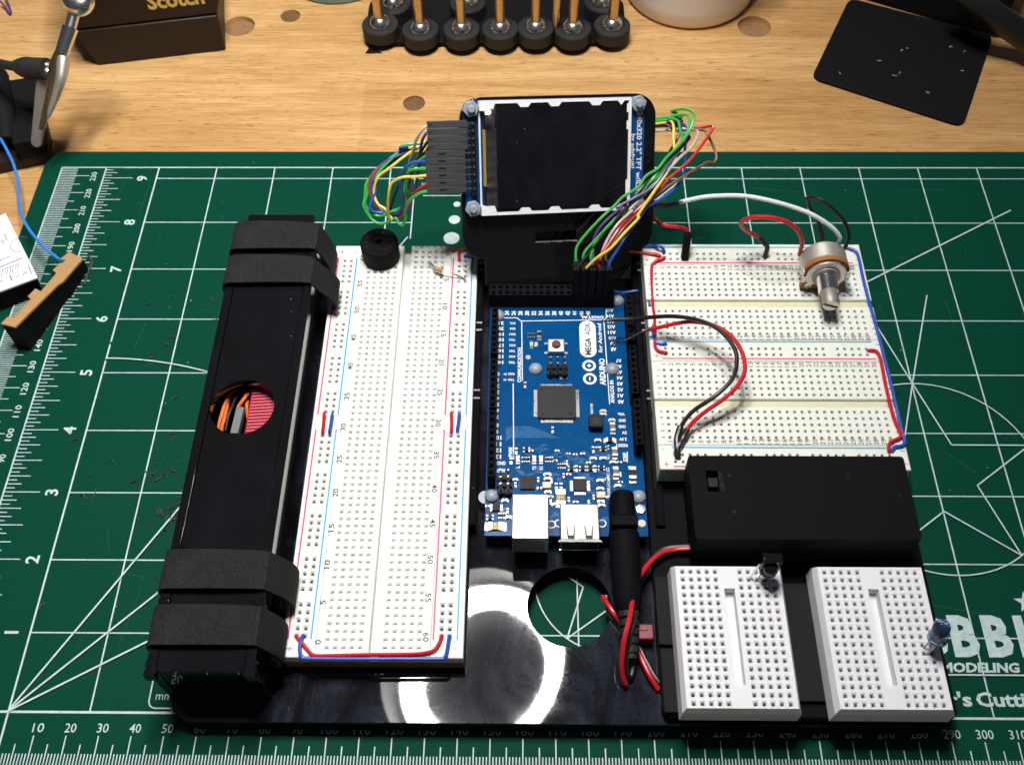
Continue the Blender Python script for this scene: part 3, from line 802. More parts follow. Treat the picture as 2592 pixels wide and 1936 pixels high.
# ================================================================ ten jumper wires from the display to the board
def dm(u, v, n): return tuple(DM @ Vector((u, v, n)))
HX = [t for t in (178.68, 181.66, 184.63, 187.61, 190.35)]
WIRES = [
 ('pale_grey', 'w_grey', 'pale grey jumper wire in the topmost plug of the screen', 0, [(126.1, 183.96, 71.25),(124.41, 182.36, 71.0),(121.86, 181.44, 67.27),(120.19, 180.86, 62.09),(118.39, 181.15, 56.42),(117.71, 179.89, 50.12),(116.93, 177.6, 44.17),(114.43, 174.33, 39.09),(109.11, 173.25, 37.55),(105.41, 175.13, 39.31),(103.48, 178.58, 44.19),(105.03, 183.14, 47.88),(112.42, 188.84, 51.43),(119.83, 192.02, 53.41),(125.17, 192.1, 55.32),(208.78, 203.69, 50.33),(214.21, 203.13, 51.39),(220.65, 202.69, 52.34),(224.16, 201.13, 52.69),(224.34, 198.67, 52.8),(221.96, 193.67, 52.04),(216.96, 187.65, 52.34),(212.22, 181.94, 51.33),(206.48, 176.37, 49.13),(201.27, 171.83, 46.47),(195.69, 166.76, 43.23),(199.02, 168.54, 44.56)], [(193.74, 162.81, 44.0),(190.09, 158.31, 41.0),(188.01, 154.32, 38.0)]),
 ('purple', 'w_purple', 'purple jumper wire in the second plug from the top of the screen', 1, [(126.21, 182.44, 69.3),(125.05, 181.21, 69.37),(123.46, 181.52, 65.3),(122.41, 181.73, 59.31),(121.62, 180.94, 53.64),(120.17, 178.84, 48.11),(118.33, 176.63, 42.55),(116.62, 174.36, 38.53),(110.56, 173.19, 37.07),(106.23, 173.6, 38.79),(104.19, 175.67, 41.95),(103.31, 178.54, 45.81),(104.45, 182.34, 48.67),(107.73, 185.96, 50.7),(112.54, 188.13, 52.12),(121.39, 191.47, 53.92),(125.16, 191.87, 55.03),(208.62, 206.05, 53.34),(212.85, 204.2, 53.13),(217.31, 201.77, 52.1),(220.46, 199.68, 51.86),(221.24, 197.66, 52.37),(218.2, 193.21, 52.48),(213.57, 185.77, 52.52),(210.48, 180.51, 51.64),(206.37, 175.39, 49.57),(201.1, 172.09, 48.47),(193.06, 167.85, 46.95),(195.32, 168.36, 46.99)], [(189.75, 163.04, 46.0),(185.96, 159.59, 43.0),(184.9, 157.14, 40.0)]),
 ('brown', 'w_brown', 'brown jumper wire between the purple and black plugs', 2, [(126.14, 180.66, 67.07),(124.75, 181.99, 63.91),(122.06, 181.68, 59.35),(119.99, 181.13, 55.95),(118.16, 178.78, 50.22),(117.05, 176.91, 44.89),(115.14, 173.95, 38.42),(108.01, 173.12, 37.69),(104.84, 174.6, 40.41),(102.55, 177.99, 45.33),(103.33, 181.76, 48.23),(106.6, 185.14, 49.98),(114.65, 190.02, 52.31),(125.16, 191.87, 55.03),(208.71, 204.69, 51.6),(217.44, 202.78, 51.71),(226.43, 202.41, 52.05),(228.31, 199.91, 51.64),(230.49, 196.94, 48.93),(231.63, 193.11, 47.05),(230.3, 190.96, 46.33),(227.99, 190.08, 47.48),(222.2, 185.32, 47.97),(214.49, 179.5, 47.63),(207.45, 174.26, 46.21),(201.92, 169.34, 43.14)], [(195.97, 161.27, 44.0),(191.74, 156.28, 41.0),(189.1, 152.8, 38.0)]),
 ('black', 'w_black', 'black jumper wire just above the highest green plug', 3, [(126.07, 179.04, 65.04),(124.5, 180.22, 61.74),(120.91, 179.78, 57.27),(118.47, 179.16, 53.89),(114.51, 177.44, 49.53),(111.92, 175.38, 44.37),(110.17, 173.13, 40.37),(107.29, 173.27, 38.07),(105.05, 175.09, 39.35),(103.76, 177.47, 42.71),(105.36, 182.72, 47.26),(112.39, 188.39, 50.86),(125.15, 191.65, 54.75),(208.63, 205.92, 53.19),(215.99, 204.97, 54.86),(217.86, 202.83, 54.92),(217.7, 199.58, 54.13),(215.93, 195.39, 52.6),(213.56, 190.91, 52.48),(210.77, 184.44, 51.62),(206.08, 178.75, 50.62),(201.93, 174.37, 49.49),(197.19, 169.16, 45.85),(196.9, 168.31, 46.49)], [(192.13, 162.93, 45.0),(186.37, 156.78, 41.0),(182.55, 152.79, 38.0)]),
 ('green', 'w_green', 'green jumper wire in the highest green plug under the black one', 4, [(125.55, 177.5, 63.25),(123.58, 177.34, 61.62),(119.56, 178.01, 57.03),(117.33, 177.69, 52.34),(115.83, 175.34, 46.52),(114.69, 173.42, 41.14),(108.17, 172.9, 39.0),(102.53, 172.48, 38.37),(100.81, 173.66, 40.34),(101.73, 176.52, 43.7),(104.39, 181.43, 47.53),(111.06, 187.49, 51.73),(117.63, 191.52, 53.38),(124.43, 191.78, 55.12),(208.63, 205.92, 53.19),(213.86, 204.94, 55.42),(216.98, 203.21, 55.64),(217.43, 200.28, 55.09),(218.37, 196.44, 53.25),(217.75, 193.65, 53.16),(212.89, 186.41, 51.89),(207.27, 179.39, 51.1),(199.68, 171.15, 46.04),(194.82, 167.78, 43.12)], [(189.81, 161.26, 44.0),(186.0, 157.28, 41.0),(183.9, 152.79, 38.0)]),
 ('blue', 'w_blue', 'blue jumper wire plugged in just below the highest green one', 5, [(125.36, 176.14, 61.58),(120.95, 174.8, 62.4),(117.64, 173.93, 60.57),(115.92, 173.64, 57.41),(115.35, 172.13, 52.4),(115.94, 172.1, 47.29),(114.54, 171.55, 42.08),(111.69, 171.46, 39.48),(107.07, 172.66, 38.99),(103.81, 172.51, 39.69),(102.81, 173.65, 41.41),(104.68, 177.56, 44.2),(105.63, 181.12, 46.81),(106.18, 184.18, 48.89),(113.95, 190.39, 52.96),(123.33, 191.42, 54.96),(208.64, 205.68, 52.87),(219.02, 204.35, 53.26),(220.64, 200.19, 50.83),(219.9, 196.12, 49.16),(219.66, 189.64, 45.94),(218.13, 183.81, 45.53),(213.82, 177.44, 45.2),(207.15, 172.62, 44.21),(204.24, 170.45, 43.91),(201.63, 167.61, 41.04)], [(196.12, 156.68, 44.0),(192.7, 152.25, 41.0),(190.51, 149.8, 38.0)]),
 ('green', 'w_green', 'green jumper wire plugged in between the blue and yellow ones', 6, [(125.43, 174.58, 59.59),(121.58, 173.42, 60.49),(119.0, 173.4, 59.53),(117.83, 173.43, 56.62),(117.3, 172.37, 52.16),(118.2, 172.07, 49.91),(119.01, 172.91, 47.48),(114.06, 172.19, 41.39),(110.26, 171.75, 40.24),(106.29, 171.76, 38.07),(102.22, 173.13, 39.29),(100.93, 175.28, 42.35),(101.29, 177.84, 45.48),(102.19, 180.71, 47.23),(107.72, 185.73, 50.42),(115.42, 190.79, 53.07),(123.71, 191.92, 55.49),(211.65, 205.68, 53.68),(214.68, 205.42, 55.79),(218.53, 204.89, 57.34),(220.56, 203.14, 57.84),(220.64, 199.44, 56.41),(217.97, 193.42, 54.45),(212.82, 187.39, 53.14),(209.41, 180.86, 50.73),(205.21, 176.95, 50.22),(199.26, 171.35, 46.4),(194.7, 167.55, 44.5)], [(190.52, 161.38, 45.0),(185.23, 157.28, 41.0),(181.42, 153.8, 38.0)]),
 ('yellow', 'w_yellow', 'yellow jumper wire looping left of the screen', 7, [(125.37, 173.09, 57.72),(121.5, 171.76, 58.41),(116.6, 171.01, 58.81),(112.79, 170.78, 56.3),(111.48, 169.14, 52.95),(110.32, 168.47, 45.89),(110.08, 168.96, 40.03),(110.89, 170.21, 38.13),(108.35, 172.92, 40.6),(105.74, 174.46, 41.63),(104.32, 177.52, 44.25),(106.14, 180.54, 49.2),(110.6, 183.23, 51.37),(115.68, 187.05, 53.17),(120.75, 190.43, 54.42),(125.23, 190.69, 55.16),(210.85, 204.95, 52.99),(214.33, 204.38, 54.58),(215.26, 201.01, 54.97),(215.03, 196.02, 53.64),(215.12, 191.35, 52.61),(214.96, 186.67, 51.64),(210.95, 179.83, 50.65),(207.1, 174.03, 49.28),(201.24, 167.21, 43.91),(201.27, 165.73, 43.66)], [(195.57, 156.67, 46.0),(190.64, 152.01, 43.0),(185.8, 150.09, 40.0)]),
 ('red', 'w_red', 'red jumper wire in the second plug from the bottom of the screen', 8, [(125.58, 171.4, 55.53),(123.76, 170.69, 54.8),(120.66, 170.23, 51.82),(118.33, 170.55, 46.31),(115.61, 171.21, 41.37),(113.85, 171.25, 38.63),(110.67, 172.27, 37.52),(106.23, 173.6, 38.79),(103.37, 176.97, 42.18),(103.3, 181.3, 47.66),(107.35, 185.69, 50.46),(115.77, 190.61, 52.74),(125.17, 192.1, 55.32),(208.68, 205.18, 52.23),(219.25, 204.26, 51.44),(224.87, 203.34, 52.01),(229.58, 202.18, 54.16),(229.89, 200.73, 53.87),(227.42, 196.82, 52.89),(222.08, 189.26, 51.33),(217.82, 184.81, 50.15),(212.77, 180.28, 49.09),(208.59, 175.63, 47.63),(199.95, 168.87, 43.09)], [(194.43, 161.27, 44.0),(189.75, 154.76, 41.0),(186.33, 150.79, 38.0)]),
 ('green', 'w_green', 'green jumper wire in the lowest plug of the screen', 9, [(125.5, 169.69, 53.4),(122.64, 169.05, 53.05),(118.81, 168.46, 50.08),(116.77, 168.53, 45.83),(116.42, 167.62, 41.5),(115.2, 167.37, 38.26),(113.63, 168.11, 37.99),(112.31, 169.91, 39.0),(109.39, 169.34, 37.44),(105.6, 169.36, 36.87),(102.63, 171.1, 38.24),(100.64, 173.4, 41.69),(101.37, 176.48, 43.74),(102.52, 180.29, 46.61),(105.82, 184.14, 48.93),(113.95, 190.39, 52.96),(119.96, 191.97, 54.94),(124.44, 192.12, 55.54),(210.06, 206.73, 53.81),(214.72, 207.42, 56.67),(219.27, 206.21, 58.81),(222.37, 204.23, 58.72),(222.18, 201.1, 58.09),(220.43, 196.68, 56.26),(216.09, 190.73, 54.83),(211.34, 185.25, 54.12),(208.37, 181.23, 53.13),(203.89, 178.26, 52.23),(201.09, 174.76, 50.21),(195.46, 171.17, 48.86),(192.56, 168.28, 47.63)], [(187.46, 163.55, 46.0),(181.76, 158.94, 42.0),(178.72, 155.46, 39.0)]),
]
SLOT = {9: 0, 6: 1, 3: 5, 4: 2, 7: 6, 1: 7, 0: 3, 8: 8, 2: 4, 5: 9}
for cname, m, label, k, path, tail in WIRES:
    s_ = SLOT[k]; hx = HX[s_ % 5]; hy = 151.3 if s_ < 5 else 148.7
    t = thing('jumper_wire', label, 'jumper wire', dm(-33, ROW[k], 2), 'jumper wires between the screen and the board')
    off = 1.0 if k >= 4 else 0.0
    back = -46.2 - off
    mb = MB(); mb.tube([dm(back + 1.5, ROW[k], 2.2)] + path + tail + [(hx, hy, 35.0)], 0.54, 7, 5)
    build(mb, 'insulation', m, t)
    mb = MB(DM); mb.box(back, back + 14.1, ROW[k] - 1.16, ROW[k] + 1.16, 0.7, 3.1); h = build(mb, 'plug_housing', 'plughousing', t, bevel=0.12)
    mb = MB(DM); mb.box(back + 0.2, back + 1.9, ROW[k] - 0.25, ROW[k] + 0.15, 3.1, 3.13) if k < 4 else mb.box(back + 4.5, back + 7.2, ROW[k] - 0.3, ROW[k] + 0.3, 3.1, 3.13)
    build(mb, 'latch_slot', 'darkchip', h)
    mb = MB(); mb.cbox(hx, hy, 22.1, 2.4, 2.4, 14); build(mb, 'plug_housing', 'blackmatte', t, bevel=0.12)
# ================================================================ breadboards
def rail_rows(top):
    out = []
    for g in range(10):
        sh = 2.0 if g >= 5 else 0.0
        out += [top - 15.24 * g - sh - 2.54 * k for k in range(5)]
    return out

def strip(par, name, x0, x1, y0, y1, z0, z1, cx, cy, body, clip, **kw):
    mb = MB(); skirt(mb, x0, x1, y0, y1, z0, z1, 0.3)
    pegs(mb, x0 + 0.3, x1 - 0.3, y0 + 0.3, y1 - 0.3, z1, cx, cy, **kw)
    return build(mb, name, [body, clip], par, smooth=0)

# long breadboard
bb = thing('breadboard', 'long white solderless breadboard between the strapped black box and the blue circuit board', 'breadboard', (114, 94, 8), 'white breadboards')
ZB = 17.5
RY = rail_rows(167.9); BY = [14.75 + 2.54 * i for i in range(63)]
CL = [100.25 + 2.55 * i for i in range(5)]; CRr = [118.05 + 2.565 * i for i in range(5)]
strip(bb, 'power_rail', 86.6, 96.8, 12.0, 175.3, 13.3, ZB, [90.65, 93.15], RY, 'ivory', 'clip')
strip(bb, 'power_rail', 131.85, 141.9, 12.0, 175.3, 13.3, ZB, [134.95, 137.45], RY, 'ivory', 'clip')
strip(bb, 'terminal_strip', 96.85, 113.2, 12.0, 175.3, 13.3, ZB, CL, BY, 'ivory', 'clip_light', op=2.05, inn=1.0, fd=0.4, depth=1.0)
strip(bb, 'terminal_strip', 116.1, 131.8, 12.0, 175.3, 13.3, ZB, CRr, BY, 'ivory', 'clip_light', op=2.05, inn=1.0, fd=0.4, depth=1.0)
mb = MB(); mb.box(113.15, 116.15, 12.05, 173.6, 13.3, 14.2); build(mb, 'centre_channel', 'ivory2', bb)
mb = MB(); mb.box(86.7, 141.8, 12.1, 175.2, 8.05, 13.25); build(mb, 'foam_tape', 'foam', bb)  # foam tape, raised so its tan also stands in for the board's shaded side
zt = ZB + 0.05
for ink, xs in (('redink', (88.2, 132.6)), ('blueink', (95.25, 139.9))):
    for x in xs:
        mb = MB()
        mb.line((x, 17.6), (x, 92.04), 0.55, zt); mb.line((x, 97.86), (x, 169), 0.55, zt)
        build(mb, 'rail_line', ink, bb, smooth=0)
mb = MB()
for x, y in ((89.1, 14.6), (89.2, 172.0), (132.6, 172.3)): mb.line((x - 1, y), (x + 1, y), 0.3, zt); mb.line((x, y - 1), (x, y + 1), 0.3, zt + 0.01)
build(mb, 'plus_sign', 'redink', bb, smooth=0)
mb = MB()
for x, y in ((139.3, 15.2), (94.8, 172.0)): mb.line((x - 0.9, y), (x + 0.9, y), 0.3, zt)
build(mb, 'minus_sign', 'blueink', bb, smooth=0)
mb = MB()
for k in range(0, 61, 5):
    mb.text(str(k), (97.9 - 0.35, 29.4 + (k - 5) * 2.54, zt), 1.75, 90, width=1.5 * len(str(k)), bold=0.015)
    mb.text(str(k), (130.35, 158.2 - (k - 5) * 2.54, zt), 1.75, -90, width=1.5 * len(str(k)), bold=0.015)
for k, ch in enumerate('EDCBA'): mb.text(ch, (117.6 + 2.5 * k, 174.4, zt), 1.15, -90)
build(mb, 'row_numbers', 'greyink', bb, smooth=0)

# two short boards clipped together
X0, X1 = 204.8, 287.3
CX = [209.05 + 2.54 * k for k in range(30)]
RX = [210.16 + 15.24 * g + 2.54 * k for g in range(5) for k in range(5)]
ZC = 23.3
def short_board(label, rails, body_y, rows1, rows2, groove, loc, lab_top, lab_bot, prime):
    t = thing('breadboard', label, 'breadboard', loc, 'white breadboards')
    for y0, y1, hy in rails:
        strip(t, 'power_rail', X0, X1, y0, y1, 14.8, ZC, RX, hy, 'ivory2', 'clip', op=1.05, inn=0.85, fd=0.2, depth=0.9)
    y0, y1 = body_y
    strip(t, 'terminal_strip', X0, X1, groove[1], y1, 14.8, ZC, CX, rows1, 'ivory2', 'clip', op=1.05, inn=0.85, fd=0.2)
    strip(t, 'terminal_strip', X0, X1, y0, groove[0], 14.8, ZC, CX, rows2, 'ivory2', 'clip', op=1.05, inn=0.85, fd=0.2)
    mb = MB(); mb.box(X0 + 0.2, X1 - 0.2, groove[0] - 0.05, groove[1] + 0.05, 14.8, 22.0); build(mb, 'centre_channel', 'groove', t)
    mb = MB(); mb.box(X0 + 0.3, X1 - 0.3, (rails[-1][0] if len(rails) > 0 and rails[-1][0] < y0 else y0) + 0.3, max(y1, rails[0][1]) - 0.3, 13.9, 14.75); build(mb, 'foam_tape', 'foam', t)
    zt = ZC + 0.05
    mb = MB()
    for k in range(30):
        s_ = str(k + 1)
        mb.text(s_, (CX[k], lab_top, zt), 1.65, 90, width=0.95 * len(s_) + 0.2)
        mb.text(s_, (CX[k], lab_bot, zt), 1.65, 90, width=0.95 * len(s_) + 0.2)
    for ch, y in list(zip('jihgf', rows1[::-1])) + list(zip('edcba', rows2[::-1])):
        mb.text(ch, (206.6, y, zt), 1.45, 90); mb.text(ch, (285.6, y, zt), 1.45, 90)
    build(mb, 'row_numbers', 'greyink', t, smooth=0)
    return t
def mark(t, name, ink, segs):
    step = 2 if name == 'plus_sign' else 1
    for k in range(0, len(segs), step):
        mb = MB()
        for p, q, wd in segs[k:k + step]: mb.line(p, q, wd, ZC + 0.05)
        build(mb, name, ink, t, smooth=0)
rows = lambda top: [top - 10.16 + 2.54 * k for k in range(5)]
b2 = short_board('short cream breadboard at the back with the metal potentiometer plugged in', [(161.1, 171.3, [163.85, 166.4]), (117.05, 126.3, [119.9, 122.45])], (126.4, 161.0), rows(156.75), rows(139.15), (141.3, 144.5), (246, 144, 14), 159.6, 127.2, False)
b2['group'] = 'white breadboards'
mark(b2, 'rail_line', 'blueink', [((208.5, 169.6), (283.5, 169.6), 0.5), ((209.8, 125.45), (283.6, 125.45), 0.5)])
mark(b2, 'rail_line', 'redink', [((208.6, 161.95), (283.5, 161.95), 0.5), ((208.6, 118.1), (284, 118.1), 0.5)])
mark(b2, 'plus_sign', 'redink', [((206, 119.2), (207.9, 119.2), 0.28), ((206.95, 118.2), (206.95, 120.2), 0.28), ((284.6, 163.5), (286.4, 163.5), 0.28), ((285.5, 162.6), (285.5, 164.4), 0.28), ((205.4, 163.4), (207, 163.4), 0.28), ((206.2, 162.6), (206.2, 164.2), 0.28)])
mark(b2, 'minus_sign', 'blueink', [((285.0, 124.2), (286.6, 124.2), 0.3)])
b3 = short_board('short cream breadboard at the front against the black battery case', [(73.8, 82.95, [76.6, 79.2])], (83.05, 116.95), rows(113.2), rows(96.1), (98.2, 101.3), (246, 95, 14), 115.6, 84.3, True)
mark(b3, 'rail_line', 'blueink', [((209.3, 82.0), (283.8, 82.0), 0.5)])
mark(b3, 'rail_line', 'redink', [((209.4, 74.8), (284, 74.8), 0.5)])
mark(b3, 'plus_sign', 'redink', [((206.2, 75.6), (208.1, 75.6), 0.28), ((207.15, 74.6), (207.15, 76.6), 0.28), ((284.4, 76.2), (286.4, 76.2), 0.28), ((285.4, 75.2), (285.4, 77.2), 0.28)])
mark(b3, 'minus_sign', 'blueink', [((206.2, 81.2), (206.9, 81.2), 0.3), ((285.0, 81.0), (286.6, 81.0), 0.3)])

# two mini breadboards
def mini(label, cx, xr):
    t = thing('mini_breadboard', label, 'breadboard', (cx, 17.7, 13.9), 'small white breadboards')
    z1 = 22.8; x0, x1 = cx - 17.4, cx + 17.4; y0, y1 = -4.9, 40.6
    cxs = [cx - 13.97 + 2.54 * k for k in range(12) if k not in (5, 6)]
    cys = [38.0 - 2.54 * k for k in range(17)]
    mb = MB()
    a = [mb.vert(p) for p in ((x0, y0, 14), (x1, y0, 14), (x1, y1, 14), (x0, y1, 14))]
    c = [mb.vert(p) for p in ((x0 + 1.3, y0 + 1.0, z1), (x1 - 1.3, y0 + 1.0, z1), (x1 - 1.3, y1 - 0.8, z1), (x0 + 1.3, y1 - 0.8, z1))]
    b = [mb.vert(p) for p in ((x0 + 0.2, y0 + 0.1, z1 - 2.6), (x1 - 0.2, y0 + 0.1, z1 - 2.6), (x1 - 0.2, y1 - 0.1, z1 - 2.6), (x0 + 0.2, y1 - 0.1, z1 - 2.6))]
    mb.face(a[::-1])
    for k in range(4):
        k2 = (k + 1) % 4
        mb.face((a[k], a[k2], b[k2], b[k])); mb.face((b[k], b[k2], c[k2], c[k]))
    # left half, right half, and the middle band with its slot
    xa, xb, ya, yb = x0 + 1.3, x1 - 1.3, y0 + 1.0, y1 - 0.8
    xm0, xm1 = cx - 2.2, cx + 2.2
    pegs(mb, xa, xm0, ya, yb, z1, cxs[:5], cys, op=1.75, inn=1.0, fd=0.35)
    pegs(mb, xm1, xb, ya, yb, z1, cxs[5:], cys, op=1.75, inn=1.0, fd=0.35)
    s0, s1, sx = 3.0, 32.6, 1.6
    for q in (((xm0, ya), (xm1, s0)), ((xm0, s1), (xm1, yb)), ((xm0, s0), (cx - sx, s1)), ((cx + sx, s0), (xm1, s1))):
        (p0, p1), (q0, q1) = q
        mb.poly([(p0, p1, z1), (q0, p1, z1), (q0, q1, z1), (p0, q1, z1)])
    mb.poly([(cx - sx, s0, z1 - 4), (cx + sx, s0, z1 - 4), (cx + sx, s1, z1 - 4), (cx - sx, s1, z1 - 4)])
    for p, q in (((cx - sx, s0), (cx + sx, s0)), ((cx + sx, s0), (cx + sx, s1)), ((cx + sx, s1), (cx - sx, s1)), ((cx - sx, s1), (cx - sx, s0))):
        mb.poly([(p[0], p[1], z1), (q[0], q[1], z1), (q[0], q[1], z1 - 4), (p[0], p[1], z1 - 4)])
    build(mb, 'socket_block', ['white', 'clip'], t, smooth=0)
    return cxs, cys
C1, R1 = mini('small white breadboard holding the black sensor, in front of the battery case', 223.3, 0)
C2, R2 = mini('small white breadboard holding the blue light, at the front corner', 267.3, 0)

# ================================================================ strapped black box
bx = thing('acrylic_box', 'long glossy black box with a round window held by four black straps', 'box', (67.5, 88, 8))
BX0, BX1, BY0, BY1, BZ = 52.4, 83.6, 2.4, 172.5, 33.5
mb = MB(); mb.box(BX0, BX0 + 3, BY0, BY1, 8.05, BZ); mb.box(BX1 - 3, BX1, BY0, BY1, 8.05, BZ); build(mb, 'side_wall', 'acrylic_clean', bx, bevel=0.2)
mb = MB(); mb.box(BX0 + 3.05, BX1 - 3.05, BY0 + 0.4, BY0 + 3.2, 8.05, BZ - 3.6); build(mb, 'end_wall', 'acrylic_clean', bx, bevel=0.2)
mb = MB(); mb.box(BX0 + 3.05, BX1 - 3.05, BY1 - 3.2, BY1 - 0.4, 8.05, BZ - 3.6); build(mb, 'end_wall', 'acrylic_clean', bx, bevel=0.2)
mb = MB(); mb.box(BX0 + 3.05, BX1 - 3.05, BY0 + 3.3, BY1 - 3.3, 8.05, 10); build(mb, 'floor_plate', 'acrylic_clean', bx)
mb = MB(); mb.prism(rect_poly(BX0 + 3.1, BX1 - 3.1, BY0 - 0.1, BY1 + 4.5), BZ - 3.4, BZ - 0.1, [circle_poly(66.4, 91.2, 10.6, 48)])
build(mb, 'lid', 'acrylic_clean', bx, bevel=0.25)
for x0 in (BX0 - 0.3, BX1 - 2.9):
    for y0 in (BY0 - 1.6, 3.6, 22.4):
        mb = MB(); mb.box(x0, x0 + 3.2, y0, y0 + 2.2, BZ - 4, BZ + 0.15); build(mb, 'finger_joint', 'acrylic_clean', bx, bevel=0.25)
# four hook-and-loop straps
def strap(label, y0, y1, slip, tail, drop=0.0):
    t = thing('hook_strap', label, 'strap', (67, (y0 + y1) / 2, 8.1), 'straps round the black box')
    path = [(52.0, 8.6), (51.9, 20), (51.8, 32), (52.6, 34.4), (54.5, 35.0), (60, 35.2), (67.5, 35.3), (75, 35.1), (80.5, 34.8), (83.2, 34.0)]
    mb = MB(); mb.ribbon(path, lambda f: y0 - slip * 0.5 * math.sin(math.pi * f), lambda f: y1 - slip * math.sin(math.pi * f) * 0.0 + slip * 0.4 * math.sin(math.pi * f), 0.9)
    build(mb, 'woven_band', 'weave', t, smooth=60)
    tp = [(82.8, 34.3)] + tail
    P = [tuple(p)[:2] for p in spline([(a, b, 0) for a, b in tp], 5)]
    mb = MB(); mb.ribbon(P, lambda f: y0 - drop * f + 1.5 * max(0, f - 0.75) * 4, lambda f: y1 - drop * f - 1.8 * max(0, f - 0.75) * 4, 0.8)
    build(mb, 'loose_tail', 'strapback', t, smooth=60)
strap('woven black strap across the box at its very front end', 9.6, 21.2, 0.6, [(84.6, 31), (87.0, 26), (87.6, 20), (86.3, 14)], 0.5)
strap('woven black strap second from the front end of the box', 26.6, 38.6, 0.6, [(85.0, 31.5), (88.0, 27), (89.0, 21), (87.6, 15)], 0.5)
strap('woven black strap just behind the window end of the box', 142.6, 154.3, 1.4, [(85.4, 31), (89.0, 27), (90.6, 23.5), (89.2, 20.4)], 3.0)
strap('woven black strap at the rear end of the box by the buzzer', 158.6, 170.6, 1.6, [(84.8, 30), (86.6, 24), (87.2, 19), (86.0, 12)], 2.0)
# what shows through the window
mb = MB(); mb.slab([(0, 0), (27, 0), (27, 13), (0, 13)], (66.6, 79, 26.5), (0, 1, 0), (0.99, 0, 0.12), (0.1, 0, -1))
sink = props(build(mb, 'ribbed_red_strip', 'redsink', None, loc=(70, 90, 12)), 'ribbed red strip seen through the round window of the black box', 'ribbon')
mb = MB()
for k in range(21):
    mb.box(68.8, 82, 0, 0.42, 0, 0) if False else mb.slab([(0.3, 0.5), (0.6, 0.5), (0.6, 12.5), (0.3, 12.5)], (66.6, 79 + 1.25 * k, 26.6), (0, 1, 0), (0.99, 0, 0.12), (-0.02, 0, 0.2))
build(mb, 'rib_glint', 'pinkline', sink)  # glint of each rib drawn as a thin pink line
wire('loose_wire', 'orange wire at the left side of the round window', [(56.0, 80, 21), (56.97, 89.1, 25.0), (57.56, 92.89, 26.0), (58.11, 97.5, 26.0), (59.19, 102.36, 25.0), (62, 106, 20)], 0.6, 'orange', 'wires inside the black box')
wire('loose_wire', 'second orange wire beside the leftmost one in the round window', [(57.6, 80, 21), (58.17, 87.75, 25.0), (58.58, 90.86, 25.6), (58.7, 95.41, 25.4), (58.66, 100.02, 24.0), (63, 106, 19)], 0.6, 'orange', 'wires inside the black box')
wire('loose_wire', 'orange wire slanting into the grey plug in the round window', [(62.23, 95.93, 24.6), (62.58, 96.76, 25.0), (63.94, 99.02, 25.6), (65.65, 102.54, 25.0), (69, 106, 22)], 0.65, 'orange', 'wires inside the black box')
wire('loose_wire', 'short orange wire against the red strip in the round window', [(64.52, 100.05, 23.0), (64.91, 97.24, 24.0), (65.21, 95.09, 23.0), (66.5, 88, 18)], 0.6, 'orange', 'wires inside the black box')
wire('loose_wire', 'black wire beside the grey plug in the round window', [(59.14, 87.45, 24.0), (59.69, 92.51, 25.4), (60.52, 97.12, 25.4), (61.43, 103.49, 24.0)], 0.6, 'w_black', 'wires inside the black box')
mb = MB(); mb.slab([(0, 0), (2.7, 0), (2.7, 10.5), (0, 10.5)], (61.5, 85.3, 26), (1, 0, 0), (0.05, 1, 0), (0, 0, -2.6)); props(build(mb, 'grey_plug', 'greyplastic', None, bevel=0.2, loc=(63, 88, 23.4)), 'small grey plug seen through the round window', 'plug')

# ================================================================ battery case
bt = thing('battery_case', 'closed black plastic battery case with a slide switch in its lid', 'battery case', (248, 60, 12.1))
BXa, BXb = 212.6, 281.6
mb = MB()
a = [mb.vert(p) for p in ((BXa + 1.2, 45.4, 12.1), (BXb + 1.6, 45.4, 12.1), (BXb + 1.6, 73.4, 12.1), (BXa + 1.2, 73.4, 12.1), (BXa + 0.2, 44.6, 24.5), (BXb + 0.4, 44.6, 24.5), (BXb + 0.4, 73.5, 24.5), (BXa + 0.2, 73.5, 24.5))]
for q in ((3, 2, 1, 0), (4, 5, 6, 7), (0, 1, 5, 4), (1, 2, 6, 5), (2, 3, 7, 6), (3, 0, 4, 7)): mb.face([a[k] for k in q])
build(mb, 'case_body', 'blackplastic', bt, bevel=0.8)
mb = MB(); mb.prism(rect_poly(BXa, BXb, 44.4, 73.6, 1.2, 4), 24.6, 32.8, [rect_poly(217.92, 221.6, 60.74, 68.18)])
build(mb, 'lid', 'blackplastic', bt, bevel=0.7)
sx0, sy0 = 218.59, 63.15
mb = MB(); mb.box(sx0, sx0 + 3.2, sy0, sy0 + 3.4, 24.7, 31.2); sw = build(mb, 'slide_switch', 'darkchip', bt, bevel=0.2)
mb = MB(); mb.text('ON', (222.41, 65.97, 32.84), 1.3, 90); mb.text('OFF', (222.75, 62.67, 32.84), 1.3, 90)
build(mb, 'embossed_text', 'chip', bt, smooth=0)
mb = MB(); mb.lathe([(0.6, 0), (0.6, 0.06), (0, 0.06)], (225.23, 66.37, 32.82), seg=12); mb.lathe([(0.6, 0), (0.6, 0.06), (0, 0.06)], (225.48, 53.65, 32.82), seg=12)
build(mb, 'screw_dimple', 'darkchip', bt)
